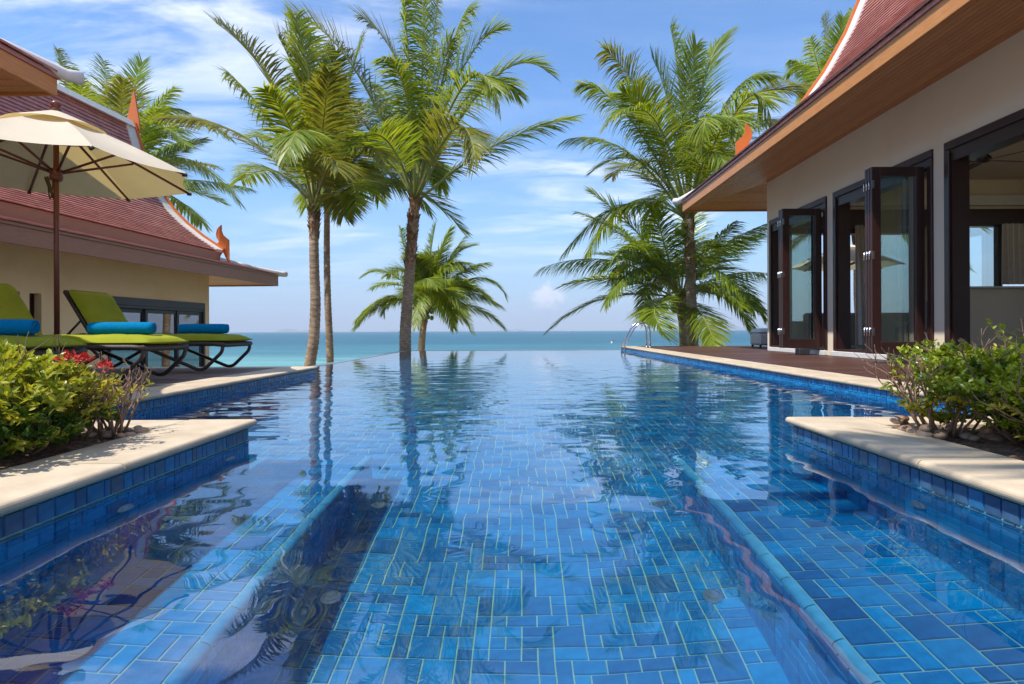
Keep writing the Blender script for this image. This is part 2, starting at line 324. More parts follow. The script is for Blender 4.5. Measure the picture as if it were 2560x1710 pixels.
M['soil'] = simple('dry mulch soil', ((0.10, 0.06, 0.04), (0.20, 0.13, 0.085), (0.30, 0.205, 0.14)), 30, 0.95, 1.0, 60, bdist=0.02)
M['mulch'] = varied('dry fallen leaf', ((0.20, 0.11, 0.06), (0.30, 0.19, 0.11), (0.13, 0.07, 0.04), (0.36, 0.25, 0.16)), 0.9, 10, 0.4)
M['ground'] = simple('pale bounce sand', ((0.40, 0.33, 0.22), (0.30, 0.28, 0.15), (0.52, 0.44, 0.32)), 0.4, 0.95, 0.5, 8)  # sand tone made pale to bounce light onto walls and soffits
M['fit'] = simple('white pool fitting', ((0.62, 0.66, 0.62), (0.74, 0.76, 0.72)), 5, 0.4)
M['boatw'] = simple('white boat hull', ((0.75, 0.75, 0.75), (0.82, 0.82, 0.82)), 1, 0.4)
M['buoyr'] = simple('red buoy', ((0.6, 0.03, 0.03), (0.7, 0.05, 0.04)), 1, 0.4)
M['isle'] = simple('wooded island', ((0.03, 0.06, 0.025), (0.07, 0.10, 0.05)), 0.01, 0.95)
def pebm():
    m, n, l, b = nodes('river pebble')
    l.new(mixc_(n, l, 0.5, ramp(n, l, randval(n, l, 'object'), ((0.34, 0.17, 0.09), (0.42, 0.26, 0.15), (0.25, 0.16, 0.12), (0.46, 0.30, 0.18), (0.30, 0.24, 0.20))), ramp(n, l, noi(n, l, 30, 5), ((0.6, 0.6, 0.6), (1.3, 1.3, 1.3)), [0.3, 0.7]), 'MULTIPLY'), b.inputs['Base Color'])
    b.inputs['Roughness'].default_value = 0.55; return m
M['peb'] = pebm()
def watm():
    m, n, l, b = nodes('pool water'); n.remove(b)
    g = n.new('ShaderNodeBsdfGlass'); g.inputs['IOR'].default_value = 1.333; g.inputs['Roughness'].default_value = 0.0; g.inputs['Color'].default_value = (0.93, 0.98, 1.0, 1)
    gl = n.new('ShaderNodeBsdfGlossy'); gl.inputs['Roughness'].default_value = 0.0; gl.inputs['Color'].default_value = (0.95, 0.97, 1.0, 1)
    mx = n.new('ShaderNodeMixShader'); mx.inputs[0].default_value = 0.115; l.new(g.outputs[0], mx.inputs[1]); l.new(gl.outputs[0], mx.inputs[2])
    l.new(mx.outputs[0], n['Material Output'].inputs[0]); return m
M['water'] = watm()
def seam():
    m, n, l, b = nodes('sea water')
    t = n.new('ShaderNodeTexCoord'); s = n.new('ShaderNodeSeparateXYZ'); l.new(t.outputs['Object'], s.inputs[0])
    mr = n.new('ShaderNodeMapRange'); l.new(s.outputs[1], mr.inputs[0]); mr.inputs[1].default_value = 40; mr.inputs[2].default_value = 180
    a = n.new('ShaderNodeMath'); a.operation = 'ADD'; l.new(mr.outputs[0], a.inputs[0])
    q = n.new('ShaderNodeMath'); q.operation = 'MULTIPLY_ADD'; l.new(noi(n, l, 0.03, 4, 0.6, (0.4, 1.4, 1)), q.inputs[0]); q.inputs[1].default_value = 0.9; q.inputs[2].default_value = -0.45; l.new(q.outputs[0], a.inputs[1])
    l.new(ramp(n, l, a.outputs[0], ((0.12, 0.30, 0.29), (0.045, 0.17, 0.20), (0.020, 0.105, 0.145)), [0.15, 0.45, 0.95]), b.inputs['Base Color'])
    cc = b.inputs['Base Color'].links[0].from_socket
    st = ramp(n, l, noi(n, l, 0.16, 7, 0.68, (0.22, 1.6, 1)), ((0.62, 0.66, 0.70), (1.45, 1.38, 1.32)), [0.36, 0.66])
    l.new(mixc_(n, l, 0.75, cc, st, 'MULTIPLY'), b.inputs['Base Color'])
    b.inputs['Roughness'].default_value = 0.35; b.inputs['IOR'].default_value = 1.2
    bump(n, l, b, noi(n, l, 0.7, 6, 0.65, (0.5, 1.5, 1)), 1.0, 0.5); return m
M['sea'] = seam()

# ------------------------------------------------------------------ terrain and sea
DZ = 0.103                                     # deck and coping level above the pool water
XL, XR, XI = -2.55, 2.75, -3.10                # left deck edge, right deck edge, overflow edge on the left
YN, YD, YE = 2.93, 7.44, 16.30                 # neck end, left deck end, far overflow edge
NECK = 1.332
def gz(x, y):
    t = max(0.0, min(1.0, (y - 21) / 20.0))
    return -1.25 - 1.9 * t * t * (3 - 2 * t) + 0.05 * noise.noise(V((x * 0.2, y * 0.2, 0)))
xs = [-400, -200, -100, -60, -40, -30, -25, -20, -16, -12, -9, -6, -3, 0, 3, 6, 9, 12, 16, 20, 25, 30, 40, 60, 100, 200, 400]
ys = [-300, -100, -50, -30, -20, -12, -8] + list(range(-6, 50, 2))
g = MB(); nx = len(xs)
def under(x, y): return 0.0 if not (-7 < x < 13 and -2.5 < y < 17) else -1.0
g.add([(x, y, gz(x, y) + under(x, y)) for y in ys for x in xs], [(j * nx + i, j * nx + i + 1, (j + 1) * nx + i + 1, (j + 1) * nx + i) for j in range(len(ys) - 1) for i in range(nx - 1)], True)
struct('ground', g, M['ground'])
s = MB(); ysea = [27, 60, 120, 300, 800, 2000, 6000, 20000, 45000]; xsea = [-45000, -8000, -1500, -300, 0, 300, 1500, 8000, 45000]
s.add([(x, y, -2.75) for y in ysea for x in xsea], [(j * 9 + i, j * 9 + i + 1, (j + 1) * 9 + i + 1, (j + 1) * 9 + i) for j in range(8) for i in range(8)])
struct('sea', s, M['sea'])

# ------------------------------------------------------------------ pool shell
G = 0.053
rng = random.Random(5)
def mosaic(nu, nv, rnd):
    used = [[False] * nv for _ in range(nu)]; out = []
    for i in range(nu):
        for j in range(nv):
            if used[i][j]: continue
            c = [(2, 2)] * 4 + [(2, 1)] * 5 + [(1, 2)] * 5 + [(1, 1)] * 5; rnd.shuffle(c)
            for a, b in c:
                if i + a <= nu and j + b <= nv and not any(used[i + p][j + q] for p in range(a) for q in range(b)): break
            for p in range(a):
                for q in range(b): used[i + p][j + q] = True
            out.append((i, j, a, b))
    return out
TM = {}
def tile_mesh(lu, lv, m, th=0.006):
    k = (round(lu, 4), round(lv, 4), m)
    if k not in TM:
        c = 0.0022; hu, hv = lu / 2, lv / 2
        b = MB().add([(-hu, -hv, 0), (hu, -hv, 0), (hu, hv, 0), (-hu, hv, 0), (-hu + c, -hv + c, th), (hu - c, -hv + c, th), (hu - c, hv - c, th), (-hu + c, hv - c, th)],
                     [(4, 5, 6, 7), (0, 1, 5, 4), (1, 2, 6, 5), (2, 3, 7, 6), (3, 0, 4, 7)])
        TM[k] = b.mesh('tile', M[m])
    return TM[k]
def tile_surface(parent, O, U, Vv, lu, lv, m='tile', mf='tiles', limit=300, rows=None, gap=0.0046, seed=1, keep=None, tilt=0.012):
    """clad the rectangle O + u*U + v*V with mosaic pieces; the nearest ones are objects, the rest one joined mesh"""
    U = V(U).normalized(); Vv = V(Vv).normalized(); N = U.cross(Vv); O = V(O); rnd = random.Random(seed); P = []
    if rows:                                   # strips of random-width pieces, given as (v0, height)
        for v0, h in rows:
            u = 0
            while u < lu - 0.02:
                wd = rnd.choice((0.031, 0.046, 0.062, 0.062, 0.078)); wd = min(wd, lu - u); P.append((u + wd / 2, v0 + h / 2, wd, h)); u += wd
    else:
        nu, nv = max(1, round(lu / G)), max(1, round(lv / G)); gu, gv = lu / nu, lv / nv
        for i, j, a, b in mosaic(nu, nv, rnd): P.append(((i + a / 2) * gu, (j + b / 2) * gv, a * gu, b * gv))
    cam_p = V((0, 1.2, 0)); Q = []
    for u, v, a, b in P:
        c = O + U * u + Vv * v
        if keep and not keep(c): continue
        Q.append(((c - cam_p).length + (50 if c.y < 1.2 else 0), u, v, a, b, c))
    Q.sort(key=lambda q: q[0]); rot = Matrix((U, Vv, N)).transposed().to_4x4(); rest = MB()
    for k, (d, u, v, a, b, c) in enumerate(Q):
        tl = Matrix.Rotation(rnd.uniform(-tilt, tilt), 4, 'X') @ Matrix.Rotation(rnd.uniform(-tilt, tilt), 4, 'Y')
        if k < limit:
            o = bpy.data.objects.new('tile', tile_mesh(a - gap, b - gap, m)); link(o, c, parent); o.rotation_euler = (rot @ tl).to_euler(); o.cycles.is_caustics_receiver = True
        else:
            rest.T = Matrix.Translation(c) @ rot @ tl; hu, hv, e, th = (a - gap) / 2, (b - gap) / 2, 0.0022, 0.006
            rest.add([(-hu, -hv, 0), (hu, -hv, 0), (hu, hv, 0), (-hu, hv, 0), (-hu + e, -hv + e, th), (hu - e, -hv + e, th), (hu - e, hv - e, th), (-hu + e, hv - e, th)], [(4, 5, 6, 7), (0, 1, 5, 4), (1, 2, 6, 5), (2, 3, 7, 6), (3, 0, 4, 7)])
    if rest.v: part(parent, 'tile_field', rest, M[mf], kind='stuff').cycles.is_caustics_receiver = True
def shell(name, a, b):
    o = struct(name, MB().box(a, b), M['grout']); o.cycles.is_caustics_receiver = True; return o
FZ, BZ, YB, BX, BY = -1.10, -0.62, -1.0, 0.80, 3.20
fl = shell('pool_floor', (XI, YB, FZ - 0.2), (XR, YE, FZ))
tile_surface(fl, (-BX, 0.0, FZ), (1, 0, 0), (0, 1, 0), 2 * BX, BY, 'ftile', 'ftiles', seed=11)
tile_surface(fl, (XI, BY, FZ), (1, 0, 0), (0, 1, 0), XR - XI, YE - BY, 'ftile', 'ftiles', seed=12, limit=0)
tile_surface(fl, (XL, YN, FZ), (1, 0, 0), (0, 1, 0), -NECK - XL, BY - YN, 'ftile', 'ftiles', seed=13, limit=0)
tile_surface(fl, (NECK, YN, FZ), (1, 0, 0), (0, 1, 0), XR - NECK, BY - YN, 'ftile', 'ftiles', seed=14, limit=0)
# planter blocks that form the neck, and the outer walls
wl_ = shell('pool_wall_neck_left', (-2.55, YB, FZ), (-NECK, YN, DZ - 0.034))
tile_surface(wl_, (-NECK, 0, FZ), (0, 1, 0), (0, 0, 1), YN, -0.02 - FZ, seed=21, limit=280, keep=lambda c: not (c.z < BZ))
wr_ = shell('pool_wall_neck_right', (NECK, YB, FZ), (2.76, YN, DZ - 0.034))
tile_surface(wr_, (NECK, YN, FZ), (0, -1, 0), (0, 0, 1), YN, -0.02 - FZ, seed=22, limit=280, keep=lambda c: not (c.z < BZ))
tile_surface(wl_, (-NECK, 0, -0.02), (0, 1, 0), (0, 0, 1), YN, 0.087, 'wtile', 'wtiles', rows=((0.0, 0.026), (0.026, 0.060)), seed=23, limit=140)
tile_surface(wr_, (NECK, YN, -0.02), (0, -1, 0), (0, 0, 1), YN, 0.087, 'wtile', 'wtiles', rows=((0.0, 0.026), (0.026, 0.060)), seed=24, limit=140)
for o, x0, x1, sd in ((wl_, -2.55, -NECK, 31), (wr_, NECK, 2.75, 32)):
    tile_surface(o, (x1, YN, -0.02), (-1, 0, 0), (0, 0, 1), x1 - x0, 0.087, 'wtile', 'wtiles', rows=((0.0, 0.026), (0.026, 0.060)), seed=sd, limit=0)
    tile_surface(o, (x1, YN, FZ), (-1, 0, 0), (0, 0, 1), x1 - x0, -0.02 - FZ, seed=sd + 5, limit=0)
wL = shell('pool_wall_left', (XL - 0.4, YN, FZ), (XL, YD, DZ - 0.034))
wR = shell('pool_wall_right', (XR, YN, FZ), (XR + 0.35, YE, DZ - 0.034))
WROWS = ((0.0, 0.036), (0.036, 0.051))
tile_surface(wL, (XL, YN, -0.02), (0, 1, 0), (0, 0, 1), YD - YN, 0.087, 'wtile', 'wtiles', rows=WROWS, seed=41, limit=150)
tile_surface(wR, (XR, YE, -0.02), (0, -1, 0), (0, 0, 1), YE - YN, 0.087, 'tile', 'tiles', rows=WROWS, seed=42, limit=200)
tile_surface(wL, (XL, YN, FZ), (0, 1, 0), (0, 0, 1), YD - YN, -0.02 - FZ, seed=43, limit=0)
tile_surface(wR, (XR, YE, FZ), (0, -1, 0), (0, 0, 1), YE - YN, -0.02 - FZ, seed=44, limit=0)
tile_surface(wL, (XL, YD, -0.02), (-1, 0, 0), (0, 0, 1), 0.55, 0.087, 'wtile', 'wtiles', rows=WROWS, seed=45, limit=0)
ov = MB().box((XI - 0.16, YD - 0.02, FZ), (XI, YE + 0.16, 0.0035)); ov.box((XI, YE, FZ), (XR + 0.3, YE + 0.16, 0.0035))
ov.box((XI - 0.55, YD - 0.02, FZ), (XI - 0.16, YE + 0.6, -0.35)).box((XI - 0.16, YE + 0.16, FZ), (XR + 0.3, YE + 0.6, -0.35))
o = struct('overflow_edge', ov, simple('overflow stone', ((0.10, 0.16, 0.20), (0.18, 0.24, 0.27)), 8, 0.3)); o.cycles.is_caustics_receiver = True
for sgn, nm in ((-1, 'left'), (1, 'right')):
    x0, x1 = (BX, NECK) if sgn > 0 else (-NECK, -BX)
    b = struct('pool_bench_' + nm, MB().box((x0, YB, FZ), (x1, BY, BZ - 0.026)).box((x0 + (0.026 if sgn > 0 else 0), YB, BZ - 0.026), (x1 - (0.026 if sgn < 0 else 0), BY, BZ)), M['grout']); b.cycles.is_caustics_receiver = True
    e0, e1 = (x0 + 0.032, x1) if sgn > 0 else (x0, x1 - 0.032)
    tile_surface(b, (e0, 0.3, BZ), (1, 0, 0), (0, 1, 0), e1 - e0, BY - 0.3, seed=51 + sgn, limit=260)
    if sgn > 0: tile_surface(b, (x0, BY - 0.0, FZ), (0, -1, 0), (0, 0, 1), BY - 0.3, BZ - FZ - 0.03, seed=55, limit=40)
    else: tile_surface(b, (x1, 0.3, FZ), (0, 1, 0), (0, 0, 1), BY - 0.3, BZ - FZ - 0.03, seed=56, limit=40)
    y = 0.3; xe = x0 if sgn > 0 else x1                   # rounded nosing tiles along the edge
    while y < BY - 0.02:
        ln = min(0.155, BY - y); q = MB(); n = 6; pr = []
        for k in range(n + 1):
            a = math.pi / 2 * k / n; pr.append((xe + sgn * (0.029 - 0.033 * math.sin(a)), BZ - 0.024 + 0.030 * math.cos(a)))
        vs = [(p, y + 0.0015, z) for p, z in pr] + [(p, y + ln - 0.0015, z) for p, z in pr]
        q.add(vs, [(k, k + 1, n + 2 + k, n + 1 + k) if sgn < 0 else (k, n + 1 + k, n + 2 + k, k + 1) for k in range(n)], True)
        nt = part(b, 'nosing_tile', q, M['noz']); nt.cycles.is_caustics_receiver = True; y += ln
# pool water with small ripples
rs = np.random.RandomState(4)
xw = np.arange(XI - 0.02, XR + 0.001, 0.026); xw = np.append(xw, XR - 0.0005)
yw = np.concatenate([np.arange(YB, 9.0, 0.02), np.arange(9.0, YE + 0.02, 0.04)])
X, Y = np.meshgrid(xw, yw); Z = np.zeros_like(X)
amp = 0.55 + 0.75 * np.exp(-((Y - 5.8) / 2.6) ** 2) + 0.25 * np.sin(X * 1.3 + Y * 0.7) * np.exp(-((Y - 4.0) / 3) ** 2)
amp = np.where(Y > 9, amp * np.clip(1 - (Y - 9) / 9, 0.45, 1), amp) * np.clip(0.20 + 0.24 * Y, 0.40, 1.05)
for k in range(80):
    lam = 0.075 * (1.0 / 0.075) ** rs.rand(); th = rs.normal(math.pi / 2, 0.62); kk = 2 * math.pi / lam
    sl = 0.0042 * (0.6 + 0.8 * rs.rand()) * (1.0 if lam < 0.4 else 0.75)
    mod = 0.5 + 0.5 * np.sin(X * rs.uniform(-1.6, 1.6) + Y * rs.uniform(-1.4, 1.4) + rs.rand() * 6.28)
    Z += sl / kk * np.sin(kk * (math.cos(th) * X + math.sin(th) * Y) + rs.rand() * 6.28 + 0.8 * np.sin(X * rs.uniform(0.5, 2)) + 0.5 * np.sin(Y * rs.uniform(0.5, 2.4))) * mod
Z *= amp
nyw, nxw = X.shape; idx = np.arange(nyw * nxw).reshape(nyw, nxw)
cx = (X[:-1, :-1] + X[1:, 1:]) / 2; cy = (Y[:-1, :-1] + Y[1:, 1:]) / 2
ok = np.where(cy < YN - 0.008, np.abs(cx) < NECK, np.where(cy < YD, cx > XL, cx > XI - 0.03))
q4 = np.stack([idx[:-1, :-1], idx[:-1, 1:], idx[1:, 1:], idx[1:, :-1]], -1)[ok]
used = np.unique(q4); remap = np.full(nyw * nxw, -1); remap[used] = np.arange(len(used))
co = np.stack([X.ravel(), Y.ravel(), Z.ravel() + 0.0], -1)[used]
me = bpy.data.meshes.new('pool_water'); me.from_pydata(co.tolist(), [], remap[q4].tolist()); me.polygons.foreach_set('use_smooth', [True] * len(me.polygons)); me.materials.append(M['water']); me.update()
wo = tag(link(bpy.data.objects.new('pool_water', me)), 'clear rippled water filling the swimming pool', kind='structure'); wo.cycles.is_caustics_caster = True
# fittings
def fitting(c, nrm, label, group):
    t = thing('pool_fitting', label, 'pool fitting', c, group); q = V(nrm).to_track_quat('Z', 'Y').to_matrix().to_4x4(); T = Matrix.Translation(c) @ q
    part(t, 'flange', MB(T).lathe((0, 0, 0), [(0.037, 0), (0.037, 0.006), (0.032, 0.010), (0.026, 0.010)], 24), M['fit'])
    part(t, 'nozzle', MB(T).lathe((0, 0, 0.009), [(0.024, 0), (0.024, 0.008), (0.016, 0.012), (0.010, 0.006)], 18), M['fit'])
for y in (2.0, 2.72):
    fitting((NECK - 0.007, y, -0.20), (-1, 0, 0), 'round white jet in tiled wall beneath coping beside the glossy hedge', 'wall jets by the hedge')
    fitting((-NECK + 0.007, y, -0.20), (1, 0, 0), 'round white jet in tiled wall beneath coping beside the red flowered shrub', 'wall jets by the flowers')
for x, y in ((-0.70, 2.2), (0.70, 2.2), (-0.70, 2.95), (0.68, 2.95)):
    fitting((x, y, FZ + 0.007), (0, 0, 1), 'round pale inlet set in the blue tiled pool floor', 'floor inlets')

# ------------------------------------------------------------------ copings, planting beds, decks
def slab_run(parent, a, b, wdt, side, n, m='stone', t=0.035, over=0.03):
    """coping slabs along a->b; side = unit vector pointing to the water"""
    a, b, sd = V(a), V(b), V(side); d = (b - a) / n; dn = d.normalized(); me = None
    for k in range(n):
        p = a + d * k
        if me is None:
            pr = [(-wdt, 0), (-wdt, t)] + [(over - 0.016 + 0.016 * math.sin(q), t - 0.016 + 0.016 * math.cos(q)) for q in [math.pi * i / 8 for i in range(9)]] + [(over - 0.02, 0)]
            L = d.length; mb = MB()
            vs = [sd * x + V((0, 0, z)) + dn * 0.0025 for x, z in pr] + [sd * x + V((0, 0, z)) + dn * (L - 0.0025) for x, z in pr]; K = len(pr)
            fl_ = dn.cross(sd).z > 0
            mb.add(vs, [(i, (i + 1) % K, K + (i + 1) % K, K + i) for i in range(K)] + [tuple(range(K))[::-1], tuple(range(K, 2 * K))])
            me = mb.mesh('coping_slab', M[m])
        link(bpy.data.objects.new('coping_slab', me), p, parent)
def group_struct(name):
    o = bpy.data.objects.new(name, None); o.empty_display_size = 0.1; link(o); o['kind'] = 'structure'; return o
CZ = DZ - 0.035
cp = group_struct('coping')
slab_run(cp, (-NECK, -1.0, CZ), (-NECK, YN + 0.03, CZ), 0.30, (1, 0, 0), 4)
slab_run(cp, (NECK, -1.0, CZ), (NECK, YN + 0.03, CZ), 0.30, (-1, 0, 0), 4)
slab_run(cp, (-NECK - 0.302, YN, CZ), (-6.3, YN, CZ), 0.23, (0, 1, 0), 5)
slab_run(cp, (NECK + 0.302, YN, CZ), (5.0, YN, CZ), 0.23, (0, 1, 0), 4)
slab_run(cp, (XL, YN + 0.032, CZ), (XL, YD, CZ), 0.36, (1, 0, 0), 5)
slab_run(cp, (XL - 0.362, YD, CZ), (-9.9, YD, CZ), 0.26, (0, 1, 0), 7)
slab_run(cp, (XR, YN + 0.032, CZ), (XR, YE + 0.1, CZ), 0.36, (-1, 0, 0), 13)
# beds of soil
def bed(name, x0, x1, y0, y1, seed):
    rnd = random.Random(seed); b = MB(); nx_, ny_ = int((x1 - x0) / 0.06), int((y1 - y0) / 0.06)
    def f(u, v):
        x, y = x0 + u * (x1 - x0), y0 + v * (y1 - y0); e = min(u * (x1 - x0), v * (y1 - y0), (1 - u) * (x1 - x0), (1 - v) * (y1 - y0))
        return (x, y, DZ - 0.03 + min(e, 0.25) * 0.16 + 0.012 * noise.noise(V((x * 9, y * 9, seed))))
    b.grid(f, nx_, ny_); o = struct(name, b, M['soil'])
    mu = MB()
    for _ in range(1500):
        x, y = rnd.uniform(x0 + 0.02, min(x1, x0 + 2.0) if x0 > 0 else x1 - 0.02), rnd.uniform(max(y0, 1.0), y1 - 0.02)
        if x0 < 0: x = rnd.uniform(max(x0, x1 - 2.0), x1 - 0.02)
        z = f((x - x0) / (x1 - x0), (y - y0) / (y1 - y0))[2] + 0.006; a = rnd.uniform(0, 6.28); l_, w_ = rnd.uniform(0.012, 0.035), rnd.uniform(0.003, 0.010)
        d = V((math.cos(a), math.sin(a), rnd.uniform(-0.3, 0.5))); s_ = V((-math.sin(a), math.cos(a), rnd.uniform(-0.4, 0.4))); c = V((x, y, z + 0.003))
        mu.add([c - d * l_ / 2, c + s_ * w_ / 2 + V((0, 0, .003)), c + d * l_ / 2, c - s_ * w_ / 2], [(0, 1, 2, 3)])
    tag(part(None, 'leaf_litter', mu, M['mulch']), 'dry brown fallen leaves littering the planting bed', 'leaf litter', kind='stuff')
struct('planter_fill', MB().box((-6.2, YB, -1.2), (-2.552, YN - 0.01, CZ - 0.012)).box((2.762, YB, -1.2), (5.05, YN - 0.01, CZ - 0.012)), M['under'])
bed('soil_left', -6.2, -NECK - 0.30, YB, YN - 0.23, 1)
bed('soil_right', NECK + 0.30, 5.0, YB, YN - 0.23, 2)
def deck(name, x0, x1, y0, y1, m, wdt, seed):
    o = struct(name, MB().box((x0, y0, -1.3), (x1, y1, DZ - 0.034)), M['under']); rnd = random.Random(seed)
    n = int((y1 - y0) / wdt); st = (y1 - y0) / n
    me = MB().bbox((x0, 0.003, -0.026), (x1, st - 0.003, 0), 0.004).mesh('plank', M[m])
    for k in range(n): link(bpy.data.objects.new('plank', me), (0, y0 + k * st, DZ - 0.004 + rnd.uniform(-0.0012, 0.0012)), o)
deck('deck_left', -9.9, XL - 0.362, YN + 0.03, YD - 0.262, 'deckL', 0.112, 3)
deck('deck_right', XR + 0.362, 5.06, YN + 0.03, 12.5, 'deckR', 0.112, 4)
deck('terrace', XR + 0.362, 13.5, 12.52, YE + 0.08, 'deckR', 0.112, 5)

# ------------------------------------------------------------------ houses
def frame(ox, oy, ex, ey):
    return Matrix(((ex[0], ey[0], 0, ox), (ex[1], ey[1], 0, oy), (0, 0, 1, 0), (0, 0, 0, 1)))
def wall_open(T, axis, a0, a1, z0, z1, t0, t1, opens):
    """wall in the local plane: axis 'y' (runs along y, thick in x) or 'x'; opens = [(a,b,za,zb)]"""
    As = sorted({a0, a1, *[q for o in opens for q in o[:2]]}); Zs = sorted({z0, z1, *[q for o in opens for q in o[2:]]})
    solid = lambda i, j: 0 <= i < len(As) - 1 and 0 <= j < len(Zs) - 1 and not any(o[0] <= (As[i] + As[i + 1]) / 2 <= o[1] and o[2] <= (Zs[j] + Zs[j + 1]) / 2 <= o[3] for o in opens)
    P = (lambda a, t, z: (t, a, z)) if axis == 'y' else (lambda a, t, z: (a, t, z)); mb = MB(T)
    for i in range(len(As) - 1):
        for j in range(len(Zs) - 1):
            if not solid(i, j): continue
            a, b, c, d = As[i], As[i + 1], Zs[j], Zs[j + 1]
            for t in (t0, t1): mb.add([P(a, t, c), P(b, t, c), P(b, t, d), P(a, t, d)], [(0, 1, 2, 3)])
            for di, dj, q in ((-1, 0, ((a, c), (a, d))), (1, 0, ((b, c), (b, d))), (0, -1, ((a, c), (b, c))), (0, 1, ((a, d), (b, d)))):
                if not solid(i + di, j + dj): mb.add([P(q[0][0], t0, q[0][1]), P(q[1][0], t0, q[1][1]), P(q[1][0], t1, q[1][1]), P(q[0][0], t1, q[0][1])], [(0, 1, 2, 3)])
    return mb
def tile_roof(T, prof, yr, pitch, tw, seed, swap=False):
    """prof: outward->inward points (a,z); yr(a) -> (b0,b1) run of the course. swap: courses run along x"""
    pts = [V((a, z)) for a, z in prof]; seg = [(pts[i + 1] - pts[i]).length for i in range(len(pts) - 1)]; tot = sum(seg); n = max(1, int(tot / pitch)); rnd = random.Random(seed)
    def at(s):
        for i, L in enumerate(seg):
            if s <= L or i == len(seg) - 1: return pts[i] + (pts[i + 1] - pts[i]) * (s / L)
            s -= L
    P = (lambda a, b, z: (b, a, z)) if swap else (lambda a, b, z: (a, b, z)); mb = MB(T)
    for k in range(n):
        p, q = at(tot * k / n), at(tot * (k + 1) / n * 1.0); d = (q - p).normalized(); nm = V((-d.y, d.x)); nm = nm if nm.y > 0 else -nm
        b0, b1 = yr(p.x); c0, c1 = yr(q.x); off = (k % 2) * tw / 2; b = b0 - off
        while b < b1:
            e = min(b + tw, b1); s = max(b, b0)
            if e - s > 0.02:
                f0, f1 = max(s, c0), min(e, c1)
                h = 0.032 + rnd.uniform(-0.002, 0.002); lo = p + nm * h - d * 0.012; lo2 = p + nm * (h - 0.024) - d * 0.012; hi = q + nm * 0.006
                mb.add([P(lo.x, s + .002, lo.y), P(lo.x, e - .002, lo.y), P(hi.x, max(f1 - .002, f0), hi.y), P(hi.x, min(f0 + .002, f1), hi.y), P(lo2.x, s + .002, lo2.y), P(lo2.x, e - .002, lo2.y)], [(0, 1, 2, 3), (4, 5, 1, 0)])
            b += tw
    return mb
FIN = [(40, 90), (38, -100), (12, -122), (-10, -140), (-24, -175), (-25, -225), (-48, -205), (-62, -185), (-70, -150), (-64, -120), (-52, -100), (-46, -85), (-62, -72), (-10, 0), (10, 40)]
CHO = [(8, -230), (-20, -120), (-42, -25), (5, 25), (50, 70), (46, 0), (30, -90)]
